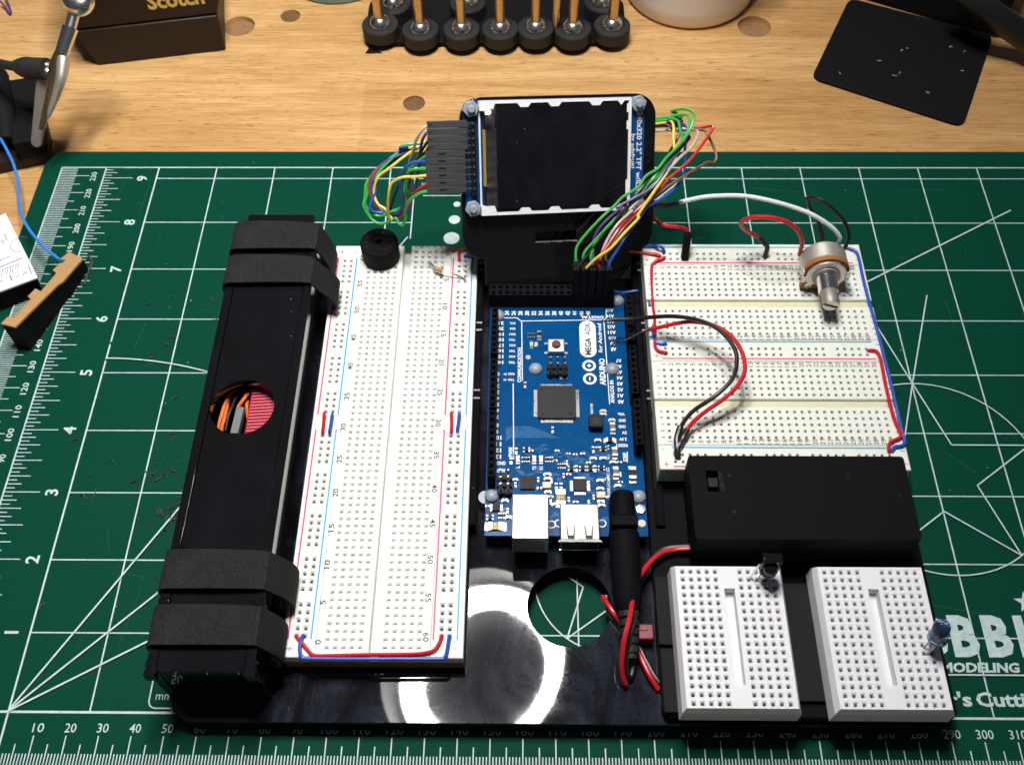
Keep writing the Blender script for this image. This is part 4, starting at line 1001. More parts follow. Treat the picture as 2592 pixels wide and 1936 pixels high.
# battery lead
bl = thing('battery_lead', 'red and black twin lead looping from the battery case beside the round hole', 'cable', (214.0, 49.81, 14.0))
A = [(214.73, 48.91, 16.0),(209.35, 48.96, 15.0),(204.25, 47.38, 15.5),(200.03, 43.55, 16.0),(196.29, 37.91, 17.0),(194.11, 31.52, 19.0),(192.26, 23.17, 21.5),(190.46, 17.12, 21.0),(189.74, 11.88, 17.0),(190.13, 8.5, 13.0),(191.17, 6.72, 10.5)]
mb = MB(); mb.tube(A, 0.82, 10, 6); build(mb, 'red_conductor', 'w_red', bl)
Bp = [(214.97, 50.12, 15.0),(209.5, 50.1, 14.5),(205.05, 49.23, 14.0),(200.85, 45.47, 14.0),(197.59, 39.48, 14.5),(195.74, 32.72, 16.0),(194.14, 24.48, 18.0),(192.3, 18.36, 17.5),(191.52, 12.89, 14.0),(192.21, 8.83, 10.5),(193.46, 10.41, 10.0),(193.95, 15.81, 11.0),(193.24, 21.42, 13.0),(192.15, 27.83, 13.0)]
mb = MB(); mb.tube(Bp, 0.82, 10, 6); build(mb, 'black_conductor', 'w_black', bl)
pl_ = thing('plug_lead', 'short red and black twin lead crossing under the battery lead to the red connector', 'cable', (185.52, 35.18, 9.0))
mb = MB(); mb.tube([(185.31, 34.69, 10.5),(187.53, 29.94, 12.0),(190.04, 26.39, 11.5),(192.16, 23.22, 10.0),(194.65, 19.76, 9.4),(196.58, 14.08, 10.5),(198.83, 8.88, 10.5),(201.16, 5.46, 9.2)], 0.82, 10, 6); build(mb, 'red_conductor', 'w_red', pl_)
mb = MB(); mb.tube([(186.51, 35.45, 9.0),(187.25, 29.82, 9.0),(189.97, 25.81, 9.0),(192.2, 22.34, 9.0),(195.83, 18.93, 9.0),(197.94, 14.58, 9.0),(200.22, 9.83, 9.0),(202.56, 6.55, 9.0)], 0.82, 10, 6); build(mb, 'black_conductor', 'w_black', pl_)
mb = MB(); mb.cbox(197.5, 22.16, 8.1, 5.6, 5.0, 5.4); rc = props(build(mb, 'red_connector', 'redplastic', None, bevel=0.4, loc=(197.85, 23.2, 8.1)), 'small red plastic connector lying on the base beside the looped lead', 'connector')
mb = MB(); mb.cbox(197.36, 23.16, 13.52, 2.2, 1.6, 0.4); build(mb, 'latch', 'redplastic', rc, bevel=0.1)

# ================================================================ breadboard jumpers
r = 0.6
def jw(label, m, pts, per=6): return wire('breadboard_jumper', label, pts, r, m, 'solid-core breadboard jumpers', 'jumper wire', per)
jw('long red jumper along the front edge of the long breadboard', 'w_red', [(90.45, 18.98, 16.6),(91.0, 18.11, 18.2),(92.37, 16.72, 18.3),(95.74, 13.06, 18.3),(97.15, 12.27, 18.3),(100.21, 12.2, 18.3),(111.83, 12.58, 18.3),(126.37, 12.85, 18.3),(131.0, 13.38, 18.3),(133.28, 14.29, 18.3),(134.63, 16.54, 18.3),(135.17, 18.54, 18.2),(135.09, 19.26, 16.6)])
jw('long blue jumper along the front edge of the long breadboard', 'w_blue', [(92.67, 18.99, 16.6),(92.73, 18.2, 18.4),(92.33, 16.24, 18.4),(92.45, 13.84, 18.4),(93.2, 12.07, 18.4),(95.36, 11.37, 18.3),(109.04, 11.31, 18.3),(133.42, 11.53, 18.3),(135.88, 11.73, 18.3),(136.84, 12.97, 18.3),(137.49, 18.06, 18.3),(137.52, 19.12, 16.6)])
jw('short red jumper over the gap in the right rail of the long breadboard', 'w_red', [(134.62, 99.43, 16.5),(134.8, 97.63, 18.4),(135.09, 93.94, 18.8),(135.09, 90.78, 18.4),(134.96, 91.28, 16.5)])
jw('short blue jumper over the gap in the right rail of the long breadboard', 'w_blue', [(137.38, 99.13, 16.5),(137.55, 97.32, 18.4),(137.43, 93.95, 18.8),(137.14, 91.4, 18.4),(137.2, 91.17, 16.5)])
jw('short red jumper over the gap in the left rail of the long breadboard', 'w_red', [(90.09, 99.25, 16.5),(90.6, 97.45, 18.4),(90.86, 93.76, 18.8),(90.84, 90.47, 18.4),(90.47, 90.97, 16.5)])
jw('short blue jumper over the gap in the left rail of the long breadboard', 'w_blue', [(92.97, 98.63, 16.5),(93.41, 96.83, 18.4),(93.46, 93.46, 18.8),(93.22, 90.6, 18.4),(93.01, 90.8, 16.5)])
jw('red jumper passing behind the screen from the long breadboard', 'w_red', [(134.76, 168.69, 16.5),(134.82, 167.82, 18.2),(134.73, 170.54, 18.4),(135.24, 172.08, 18.5),(137.16, 172.39, 18.6),(140.44, 171.74, 18.6),(160, 172.5, 16),(185, 171.5, 20),(206.67, 165.93, 24.0),(210.1, 165.16, 24.3),(211.04, 164.45, 24.3),(211.49, 165.51, 22.6)])
jw('blue jumper passing behind the screen from the long breadboard', 'w_blue', [(137.21, 169.66, 16.5),(137.18, 169.47, 18.3),(138.72, 169.66, 18.4),(140.94, 169.59, 18.4),(160, 169.5, 15),(185, 169.5, 20),(207.84, 169.49, 24.0),(209.94, 168.34, 25.6),(211.77, 167.64, 25.6),(212.73, 166.96, 24.6),(213.24, 166.93, 22.6)])
jw('red jumper down the left side of the two short breadboards', 'w_red', [(213.24, 165.29, 22.6),(212.45, 163.54, 24.3),(210.88, 162.92, 24.3),(208.84, 161.65, 24.0),(207.75, 159.71, 23.6),(207.25, 151.83, 23.0),(207.06, 141.92, 23.0),(207.23, 137.24, 23.2),(207.03, 130.3, 23.4),(206.5, 123.73, 23.9),(206.94, 121.56, 24.0),(208.22, 120.52, 24.0),(210.04, 120.18, 24.0),(210.6, 120.58, 22.5)])
jw('blue jumper down the left side of the two short breadboards', 'w_blue', [(207.34, 159.87, 20.5),(206.45, 153.45, 21.0),(205.97, 144.53, 21.5),(206.21, 140.92, 22.0),(206.31, 134.5, 22.6),(206.33, 128.51, 23.4),(206.85, 125.42, 24.0),(208.13, 124.28, 24.0),(210.08, 124.06, 24.0),(210.67, 124.39, 22.5)])
jw('long blue jumper down the right ends of the two short breadboards', 'w_blue', [(281.41, 169.23, 24.0),(283.28, 168.32, 24.0),(285.07, 167.18, 24.1),(285.74, 163.65, 24.0),(285.65, 155.57, 23.9),(285.79, 145.46, 23.9),(286.42, 130.84, 23.9),(286.78, 114.23, 23.9),(286.86, 99.67, 23.9),(286.83, 89.26, 24.0),(286.85, 84.15, 24.1),(285.72, 82.56, 24.1),(283.34, 82.08, 24.1),(282.13, 80.73, 23.9),(282.39, 80.83, 22.4)])
jw('red jumper down the right end of the front short breadboard', 'w_red', [(281.75, 121.61, 22.5),(281.93, 121.35, 24.0),(284.25, 120.96, 24.1),(285.1, 118.33, 24.1),(285.06, 114.02, 24.2),(284.8, 105.72, 24.2),(284.98, 93.89, 24.3),(286.08, 86.99, 24.3),(285.2, 85.39, 24.3),(282.44, 84.08, 24.2),(281.29, 82.6, 24.2),(281.0, 80.49, 23.8),(281.49, 80.59, 22.4)])
# test lead pair from the board to the front short breadboard
def lead(name, label, m, pts, sleeve, bare, rr=0.74, sr=1.1, group=None):
    t = thing(name, label, 'wire', pts[0], group)
    mb = MB(); mb.tube(pts, rr, 10, 6); build(mb, 'insulation', m, t)
    if sleeve:
        for sl in (sleeve if isinstance(sleeve[0][0], (tuple, list)) else [sleeve]):
            mb = MB(); mb.tube(sl, sr, 10, 5); build(mb, 'shrink_sleeve', 'w_black', t)
    if bare:
        mb = MB(); mb.tube(bare, 0.33, 6, 4); build(mb, 'bare_end', 'rubber', t)
    return t
G = 'stranded leads with shrink sleeves'
lead('stranded_lead', 'black stranded lead arching over the two short breadboards', 'w_black', [(190.97, 133.7, 25.0),(193.82, 133.56, 25.5),(199.41, 132.67, 27.0),(204.74, 131.18, 30.0),(211.88, 128.61, 34.0),(218.19, 125.27, 37.0),(223.4, 121.41, 39.0),(227.83, 116.24, 40.0),(230.55, 110.21, 40.0),(230.88, 105.59, 39.0),(229.77, 101.49, 37.0),(226.76, 98.2, 35.0),(222.08, 94.9, 33.0),(216.96, 92.62, 30.0),(214.0, 90.1, 28.0),(212.16, 87.66, 26.5)], [(212.32, 88.07, 26.8),(211.01, 84.36, 25.5),(210.89, 80.8, 25.0),(210.96, 77.78, 23.6)], [(188.88, 134.74, 22.8),(190.49, 133.69, 24.4),(192.78, 133.54, 25.0),(194.55, 133.8, 25.0)], group=G)
lead('stranded_lead', 'red stranded lead arching over the two short breadboards', 'w_red', [(204.21, 128.0, 27.0),(208.44, 127.35, 29.5),(213.4, 126.96, 32.0),(217.99, 126.22, 34.0),(222.49, 124.46, 35.5),(226.29, 122.34, 36.5),(230.14, 118.07, 37.5),(232.84, 112.47, 38.0),(233.88, 106.64, 37.5),(233.31, 102.44, 36.5),(230.55, 98.54, 34.5),(225.81, 94.83, 32.5),(220.59, 92.04, 30.0),(216.61, 89.32, 28.0),(214.43, 86.89, 26.5)], [(214.5, 86.91, 26.8),(212.92, 84.37, 25.5),(211.32, 81.45, 25.2),(210.62, 79.3, 23.6)], [(191.4, 124.42, 22.4),(192.43, 124.28, 24.0),(195.72, 123.99, 26.0),(201.24, 126.66, 27.0),(204.49, 127.85, 27.0)], group=G)
# ================================================================ microcontroller board
ar = thing('microcontroller_board', 'large blue microcontroller board packed with small parts in the middle of the base', 'circuit board', (174, 104, 13))
PZ = 14.6; zs = PZ + 0.04
mb = MB(); mb.prism([(147.2, 53.6), (200.7, 53.6), (200.7, 150.5), (198.2, 153.0), (198.2, 154.6), (195.6, 155.2), (147.2, 155.2)], 13.0, PZ)
build(mb, 'circuit_board', 'pcb', ar, bevel=0.12)
def lab(mb, s_, c, x, y, h, rot, width=None, bold=0.03, sh=0.0):
    mb.text(s_, (x, y, zs), h, rot, width=width, bold=bold, shear=sh)
# silkscreen
mb = MB()
for k in range(13):
    mb.text(str(24 + 2 * k), (153.4 + 2.54 * k, 144.64, zs), 1.5, 90, width=2.0, bold=0.035)
mb.text('22', (150.9, 144.64, zs), 1.5, 90, width=2.0, bold=0.035)
for i, s_ in enumerate(['21', '20', '19', '18', '17', '16', '15', '14']):
    y = 139.88 + (122.22 - 139.88) * i / 7
    mb.text(s_, (151.4, y, zs), 1.45, 180, width=2.0, bold=0.035)
    mb.text(['SCL', 'SDA', 'RX1', 'TX1', 'RX2', 'TX2', 'RX3', 'TX3'][i], (155.6, y, zs), 0.95, 180, width=2.2, bold=0.03)
    mb.text(str(i), (150.7, 117.06 + (99.03 - 117.06) * i / 7, zs), 1.5, 180, width=1.05, bold=0.035)
for s_, q in (('RX0', (155.36, 117.15, 14.65)), ('TX0', (155.38, 114.62, 14.65))): mb.text(s_, (q[0], q[1], zs), 0.95, 180, width=2.2, bold=0.03)
for s_, q, wd in (('<', (153.16, 117.07, 14.65), 1.2), ('>', (153.19, 114.61, 14.65), 1.2)): mb.text(s_, (q[0], q[1], zs), 1.3, 0, width=wd, bold=0.02)
y8, y13 = 95.56, 83.04
for i in range(6): mb.text(str(8 + i), (150.7 if i < 2 else 151.2, y8 + (y13 - y8) * i / 5, zs), 1.5, 180, width=1.05 if i < 2 else 2.0, bold=0.035)
for s_, y in (('GND', 80.53), ('AREF', 77.77)): mb.text(s_, (152.3, y, zs), 1.3, 180, width=3.0, bold=0.03)
mb.text('COMMUNICATION', (158.26, 121.17, 14.65)[:2] + (zs,), 1.25, 90, width=15.2, bold=0.03)
mb.text('PWM', (155.47, 84.91, 14.65)[:2] + (zs,), 1.4, 90, width=3.6, bold=0.03)
mb.text('DIGITAL', (185.25, 142.74, 14.65)[:2] + (zs,), 1.25, 180, width=8.6, bold=0.035)
mb.text('ARDUINO', (188.17, 118.25, 14.65)[:2] + (zs,), 2.0, 90, width=11.6, bold=0.035)
mb.text('for Android', (187.86, 133.26, 14.65)[:2] + (zs,), 1.4, 90, width=13.2, bold=0.02, shear=0.15)
mb.text('ANALOG IN', (191.31, 109.71, 14.65)[:2] + (zs,), 1.35, 90, width=9.6, bold=0.03)
for i in range(8):
    yA = 145.9; yB = 128.14
    mb.text('A' + str(15 - i), (192.0 + 0.1 * i, yA + (yB - yA) * i / 7, zs), 1.45, 180, width=2.9 if i < 6 else 2.0, bold=0.035)
    yA = 123.08; yB = 105.44
    mb.text('A' + str(7 - i), (194.3, yA + (yB - yA) * i / 7, zs), 1.45, 180, width=2.1, bold=0.035)
for s_, q, wd in (('Vin', (194.16, 100.31, 14.65), 2.4), ('GND', (194.32, 97.7, 14.65), 2.6), ('GND', (194.15, 95.22, 14.65), 2.6), ('5V', (194.78, 92.78, 14.65), 1.7), ('3.3V', (194.2, 90.19, 14.65), 2.6), ('RESET', (193.54, 87.69, 14.65), 4.2)):
    mb.text(s_, (q[0], q[1], zs), 1.15, 180, width=wd, bold=0.03)
mb.text('IOREF', (194.44, 83.23, 14.65)[:2] + (zs,), 1.15, 90, width=3.4, bold=0.03)
mb.text('WWW.ARDUINO.CC', (188.44, 73.27, 14.65)[:2] + (zs,), 1.05, 90, width=11.6, bold=0.03)
for s_, q in (('TX', (163.57, 78.81, 14.65)), ('RX', (165.85, 78.82, 14.65)), ('L', (157.96, 79.12, 14.65))): mb.text(s_, (q[0], q[1], zs), 1.25, 90, width=1.5 if len(s_) > 1 else 0.8, bold=0.03)
mb.text('ON', (164.33, 130.24, 14.65)[:2] + (zs,), 1.2, 90, width=1.8, bold=0.04)
mb.text('ICSP', (174.06, 115.56, 14.65)[:2] + (zs,), 0.95, 180, width=3.0, bold=0.03)
mb.text('RESET-EN', (183.84, 102.52, 14.65)[:2] + (zs,), 0.8, 90, width=4.2, bold=0.02)
# ruled lines round the label blocks
for pts in ([(150.7, 142.42, 14.65), (157.24, 142.44, 14.65), (158.76, 140.96, 14.65), (188.93, 141.58, 14.65)], [(159.01, 140.85, 14.65), (159.38, 114.28, 14.65)],
            [(156.09, 113.11, 14.65), (156.53, 82.05, 14.65)], [(190.65, 146.47, 14.65), (190.58, 142.45, 14.65), (189.63, 141.5, 14.65), (190.21, 104.4, 14.65)],
            [(195.42, 85.26, 14.65), (195.2, 81.05, 14.65)]):
    for i, (p, q) in enumerate(zip(pts, pts[1:])): mb.line(p, q, 0.32, zs + 0.004 * (i % 2))
# twin-loop mark with plus and minus
c1 = Vector((183.51, 120.9, 14.65)[:2]); c2 = Vector((183.59, 115.17, 14.65)[:2]); cm = (c1 + c2) / 2
for c in (c1, c2): mb.arc(c, 2.0, 0, 360, 0.9, zs, 36)
mb.line((c1.x - 0.75, c1.y), (c1.x + 0.75, c1.y), 0.5, zs); mb.line((c1.x, c1.y - 0.75), (c1.x, c1.y + 0.75), 0.5, zs + 0.005)
mb.line((c2.x, c2.y - 0.75), (c2.x, c2.y + 0.75), 0.5, zs)
px0 = 180.38; px1 = 186.43
py0, py1 = 124.56, 141.11
mb.prism(rect_poly(px0, px1, py0, py1, (px1 - px0) / 2 - 0.02, 10), zs - 0.02, zs)
for x, y in ((171.57, 58.17, 14.65)[:2], (169.16, 57.76, 14.65)[:2], (185.74, 58.25, 14.65)[:2]): mb.arc((x, y), 1.25, 0, 360, 0.4, zs + 0.01, 24)
build(mb, 'silkscreen', 'silk', ar, smooth=0)
mb = MB()
pc = ((px0 + px1) / 2)
mb.text('MEGA', (pc, 129.39, zs + 0.03), 2.1, 90, width=7.6, bold=0.03)
mb.text('ADK', (pc, 137.34, zs + 0.03), 2.1, 90, width=5.6, bold=0.005)
build(mb, 'badge_text', 'chip', ar, smooth=0)
# copper traces seen through the mask
mb = MB(); rn = random.Random(5)
for k in range(17):
    y = 95.26 - k * 0.285
    L = 4.2 + k * 0.62
    x0 = 156.74
    mb.line((x0 - 1.2, y), (x0 + L + 1.5, y), 0.12, PZ + 0.015); mb.line((x0 - 1.2, y), (x0 - 3.1, y - 1.0 - 0.02 * k), 0.12, PZ + 0.016)
for k in range(70):
    x, y = rn.uniform(156, 190), rn.uniform(57, 86); a = rn.choice((45, -45, 135)); L = rn.uniform(1.5, 5)
    for j in range(rn.randint(2, 4)):
        dx = math.cos(math.radians(a)) * L; dy = math.sin(math.radians(a)) * L
        ox = -math.sin(math.radians(a)) * 0.35 * j; oy = math.cos(math.radians(a)) * 0.35 * j
        mb.line((x + ox, y + oy), (x + ox + dx, y + oy + dy), 0.13, PZ + 0.012 + 0.0005 * j); mb.line((x + ox + dx, y + oy + dy), (x + ox + dx + 1.5, y + oy + dy), 0.13, PZ + 0.0125 + 0.0005 * j)
for k in range(170):
    x, y = rn.uniform(156, 192), rn.uniform(56, 140) if k < 60 else rn.uniform(56, 88); mb.poly([(px, py, PZ + 0.02) for px, py in circle_poly(x, y, 0.16, 8)])
build(mb, 'copper_traces', 'trace', ar, smooth=0)

def socket(name, xc, y0, y1, ys, cols=(0.0,), z1=22.6, par=ar):
    wdt = 2.5 if len(cols) == 1 else 5.0
    mb = MB()
    x0, x1 = xc - wdt / 2, xc + wdt / 2
    a = [mb.vert(p) for p in ((x0, y0, PZ), (x1, y0, PZ), (x1, y1, PZ), (x0, y1, PZ))]; b = [mb.vert(p) for p in ((x0, y0, z1), (x1, y0, z1), (x1, y1, z1), (x0, y1, z1))]
    for k in range(4):
        k2 = (k + 1) % 4; mb.face((a[k], a[k2], b[k2], b[k]))
    pegs(mb, x0, x1, y0, y1, z1, [xc + c for c in cols], ys, op=1.5, inn=0.8, fd=0.5, depth=2.5)
    return build(mb, name, ['blackplastic', 'darkchip'], par, smooth=0)
yc = 139.88
def run(y, n): return [y - 2.54 * i for i in range(n)]
for y, n in ((yc, 8), (117.06, 8), (95.56 + 0.0, 10)):
    rr_ = run(y, n); socket('socket_header', 149.2, rr_[-1] - 1.4, rr_[0] + 1.4, rr_)
for y, n in ((145.9, 8), (123.08, 8), (100.31, 7)):
    rr_ = run(y, n); socket('socket_header', 198.6 if n == 8 else 198.9, rr_[-1] - 1.4, rr_[0] + 1.4, rr_)
socket('double_socket_header', 170.4, 0, 0, [0]) if False else None
mb = MB()
x0, x1, y0, y1 = 146.9, 193.4, 147.4, 152.6
a = [mb.vert(p) for p in ((x0, y0, PZ), (x1, y0, PZ), (x1, y1, PZ), (x0, y1, PZ))]; b = [mb.vert(p) for p in ((x0, y0, 22), (x1, y0, 22), (x1, y1, 22), (x0, y1, 22))]
for k in range(4):
    k2 = (k + 1) % 4; mb.face((a[k], a[k2], b[k2], b[k]))
pegs(mb, x0, x1, y0, y1, 22, [148.55 + 2.54 * k for k in range(18)], [148.7, 151.3], op=1.6, inn=0.85, fd=0.5, depth=2.5)
build(mb, 'double_socket_header', ['blackplastic', 'darkchip'], ar, smooth=0)
# main chip
def qfp(name, cx, cy, sz, h, npin, pl, parent=ar):
    mb = MB(); c = sz / 2; k = sz * 0.06
    mb.prism([(cx - c + k, cy - c), (cx + c - k, cy - c), (cx + c, cy - c + k), (cx + c, cy + c - k), (cx + c - k, cy + c), (cx - c + k, cy + c), (cx - c, cy + c - k), (cx - c, cy - c + k)], PZ + 0.12, PZ + h)
    for dx, dy in ((-1, 1), (-1, -1), (1, -1)) if sz > 10 else (): pass
    o = build(mb, name, 'chip', parent, bevel=0.12)
    mb = MB(); pitch = (sz - 1.8 * k - sz * 0.06) / npin
    for i in range(npin):
        t = (i - (npin - 1) / 2) * pitch; wq = pitch * 0.27
        for s_ in (-1, 1):
            mb.box(cx + t - wq, cx + t + wq, min(cy + s_ * c, cy + s_ * (c + pl)), max(cy + s_ * c, cy + s_ * (c + pl)), PZ + 0.05, PZ + 0.30)
            mb.box(min(cx + s_ * c, cx + s_ * (c + pl)), max(cx + s_ * c, cx + s_ * (c + pl)), cy + t - wq, cy + t + wq, PZ + 0.05, PZ + 0.30)
    build(mb, 'pin', 'tin', o, smooth=0)
    return o
cx = (164.23 + 178.71) / 2; cy = (111.24 + 98.01) / 2
mc = qfp('microcontroller', cx, cy, 13.6, 1.3, 25, 1.2)
mb = MB()
for dx, dy, rr_ in ((-5.1, 5.0, 0.55), (-5.0, -5.0, 0.5), (4.9, -4.9, 0.75)): mb.lathe([(rr_, 0), (rr_, 0.015), (0, 0.015)], (cx + dx, cy + dy, PZ + 1.3), seg=20)
build(mb, 'mould_dimple', 'darkchip', mc)
qfp('interface_chip', 178.83, 71.96, 4.7, 0.95, 8, 1.0)
mb = MB(); mb.cbox(161.38, 72.85, PZ + 0.05, 5.0, 5.0, 0.9); ob = build(mb, 'square_chip', 'chip', ar, bevel=0.08)
def part(name, m, q, w_, l_, h_, bev=0.08, par=ar, z0=PZ + 0.03):
    mb = MB(); mb.cbox(q[0], q[1], z0, w_, l_, h_); return build(mb, name, m, par, bevel=bev)
# chip parts: body between two tinned ends, standing up (v) or lying across (h) in the photograph
def smd(name, q, w_, l_, h_, body, o='v'):
    mb = MB(); e = 0.24
    if o == 'v':
        mb.cbox(q[0], q[1], PZ + 0.05, w_, l_ * (1 - 2 * e), h_); mb.cur = 1
        for s_ in (-1, 1): mb.cbox(q[0], q[1] + s_ * l_ * (0.5 - e / 2), PZ + 0.045, w_ * 1.03, l_ * e, h_ * 1.02); mb.cbox(q[0], q[1] + s_ * l_ * 0.62, PZ + 0.03, w_ * 1.06, l_ * 0.26, h_ * 0.25)
    else:
        mb.cbox(q[0], q[1], PZ + 0.05, l_ * (1 - 2 * e), w_, h_); mb.cur = 1
        for s_ in (-1, 1): mb.cbox(q[0] + s_ * l_ * (0.5 - e / 2), q[1], PZ + 0.045, l_ * e, w_ * 1.03, h_ * 1.02); mb.cbox(q[0] + s_ * l_ * 0.62, q[1], PZ + 0.03, l_ * 0.26, w_ * 1.06, h_ * 0.25)
    return build(mb, name, [body, 'tin'], ar, smooth=0)
for q, w_, l_, h_ in (((190.76, 94.46, 15.6), 1.7, 3.2, 1.4), ((191.05, 84.53, 15.6), 1.7, 3.2, 1.4), ((191.08, 76.87, 15.6), 1.7, 3.2, 1.4)): smd('ceramic_capacitor', q, w_, l_, h_, 'cap')
for q in ((190.64, 97.73, 15.1), (185.54, 89.55, 15.1), (183.67, 82.42, 15.1), (187.04, 82.44, 15.1), (190.34, 80.95, 15.1), (185.69, 73.93, 15.1), (185.57, 70.91, 15.1), (185.67, 66.1, 15.1), (185.76, 64.67, 15.1), (191.52, 72.01, 15.1), (167.98, 76.21, 15.1), (168.05, 74.57, 15.1), (168.14, 69.53, 15.1), (170.52, 64.91, 15.1), (153.8, 66.26, 15.1), (155.02, 60.11, 15.1), (187.77, 101.41, 15.1), (187.71, 100.07, 15.1)): smd('chip_capacitor', q, 0.85, 1.65, 0.75, 'capbeige', 'h')
for q in ((169.94, 93.8, 15.1), (160.35, 112.42, 15.1), (157.39, 85.34, 15.1), (183.79, 85.96, 15.1), (170.9, 71.81, 15.1), (172.49, 71.82, 15.1), (177.85, 78.56, 15.1), (184.12, 78.59, 15.1), (155.66, 81.46, 15.1)): smd('chip_resistor', q, 0.85, 1.7, 0.55, 'darkchip')
for q in ((171.4, 85.51, 14.9), (175.21, 84.35, 14.9), (177.56, 84.09, 14.9), (180.13, 84.37, 14.9)): smd('chip_resistor', q, 0.5, 1.0, 0.35, 'cap', 'h')
for q in ((160.64, 81.87, 15.0), (168.62, 81.91, 15.0), (172.86, 79.42, 15.0), (162.54, 134.23, 15.0), (153.02, 60.78, 15.0)):
    mb = MB(); mb.cbox(q[0], q[1], PZ + 0.05, 3.0, 1.1, 0.5); mb.cur = 1
    for i in range(4):
        for s_ in (-1, 1): mb.cbox(q[0] - 1.12 + 0.75 * i, q[1] + s_ * 0.72, PZ + 0.04, 0.38, 0.36, 0.4)
    build(mb, 'resistor_array', ['darkchip', 'tin'], ar, smooth=0)
for q in ((176.11, 78.61, 15.0), (179.95, 78.56, 15.0), (182.52, 78.64, 15.0), (186.31, 78.72, 15.0), (160.93, 85.75, 15.0), (187.2, 86.37, 15.0), (148.92, 60.19, 15.0)):
    mb = MB(); mb.cbox(q[0], q[1], PZ + 0.15, 1.35, 2.0, 0.95); mb.cur = 1
    for dx, dy in ((-0.9, 0.65), (-0.9, -0.65), (0.9, 0.65), (0.9, -0.65)): mb.cbox(q[0] + dx, q[1] + dy, PZ + 0.03, 0.55, 0.42, 0.22)
    build(mb, 'transistor', ['darkchip', 'tin'], ar, smooth=0)
for q in ((157.94, 81.86, 15.0), (163.57, 81.88, 15.0), (165.86, 81.89, 15.0), (162.63, 129.99, 15.0)): smd('indicator_light', q, 1.15, 2.1, 0.7, 'led')
for q, par in (((167.73, 71.9, 15.2), 0), ((185.76, 68.38, 15.2), 0)): part('crystal', 'capbeige', q, 2.9, 2.3, 0.9)
smd('diode', (189.67, 89.45, 15.3), 1.6, 2.9, 1.0, 'darkchip', 'h')
smd('diode', (196.61, 76.12, 15.5), 2.3, 4.3, 1.9, 'darkchip')
smd('tantalum_capacitor', (165.54, 134.13, 15.4), 1.5, 2.9, 1.3, 'darkchip')
# more fine parts between the bigger ones
for i, q in enumerate(((188.83, 83.06, 14.9), (162.4, 85.47, 14.9), (159.47, 81.92, 14.9), (170.61, 81.64, 14.9), (174.7, 80.82, 14.9), (182.01, 80.85, 14.9), (173.44, 75.85, 14.9), (175.19, 76.35, 14.9), (169.35, 73.86, 14.9), (187.89, 74.44, 14.9), (183.32, 67.79, 14.9), (188.19, 67.81, 14.9), (174.99, 66.95, 14.9), (177.26, 66.0, 14.9), (181.54, 65.86, 14.9), (165.28, 71.08, 14.9), (164.86, 74.33, 14.9), (157.18, 74.29, 14.9), (157.19, 72.34, 14.9), (168.99, 67.88, 14.9), (168.97, 65.96, 14.9), (148.12, 64.27, 14.9), (154.7, 62.72, 14.9), (185.45, 86.76, 14.9), (188.99, 86.78, 14.9), (192.55, 81.07, 14.9), (192.62, 76.43, 14.9), (192.47, 73.48, 14.9))):
    smd('chip_resistor', q, 0.55, 1.15, 0.4, ('darkchip', 'cap', 'capbeige')[i % 3], 'vh'[i % 2])
# polyfuses with gold print
for q, o in (((172.27, 67.26, 15.2), 'v'), ((150.83, 56.78, 15.2), 'h')):
    b_ = smd('fuse', q, 3.0 if o == 'v' else 2.6, 4.6, 0.8, 'fuse', o)
    mb = MB(); mb.text('A105', (q[0], q[1], PZ + 0.87), 1.05, 180 if o == 'v' else -90, width=2.2, bold=0.03); build(mb, 'fuse_mark', 'goldink', b_, smooth=0)
# 8-pin chip
q = (150.93, 63.66, 15.2); mb = MB(); mb.cbox(q[0], q[1], PZ + 0.12, 2.7, 2.7, 0.85); mb.cur = 1
for i in range(4):
    for s_ in (-1, 1): mb.cbox(q[0] + s_ * 1.7, q[1] - 0.98 + 0.65 * i, PZ + 0.04, 0.7, 0.3, 0.25)
build(mb, 'small_chip', ['chip', 'tin'], ar, smooth=0)
# inductor
q = (184.86, 95.77, 17.5); ix, iy = q[0], q[1]
mb = MB(); mb.prism(rect_poly(ix - 2.45, ix + 2.45, iy - 2.5, iy + 2.5, 0.7, 3), PZ + 0.1, PZ + 3.2); ind = build(mb, 'inductor', 'darkchip', ar, bevel=0.15)
mb = MB(); mb.lathe([(1.6, 0), (1.6, 0.05), (1.1, 0.05), (1.1, 0.02), (0, 0.02)], (ix, iy, PZ + 3.2), seg=24); build(mb, 'core', 'chip', ind)
# reset button
q = (171.64, 128.43, 16.2); bxx, byy = q[0], q[1]
mb = MB(); mb.cbox(bxx, byy, PZ + 0.2, 5.9, 5.6, 1.9); btn = build(mb, 'reset_button', 'steel', ar, bevel=0.25)
mb = MB(); mb.lathe([(1.55, 0), (1.55, 0.9), (1.35, 1.1), (0, 1.1)], (bxx, byy + 0.1, PZ + 2.12), seg=24); build(mb, 'plunger', 'brown', btn)
for dx in (-1, 1):
    for dy in (-1, 1):
        mb = MB(); mb.cbox(bxx + dx * 3.6, byy + dy * 2.1, PZ + 0.04, 1.5, 0.9, 0.35); build(mb, 'solder_leg', 'tin', btn, bevel=0.1)
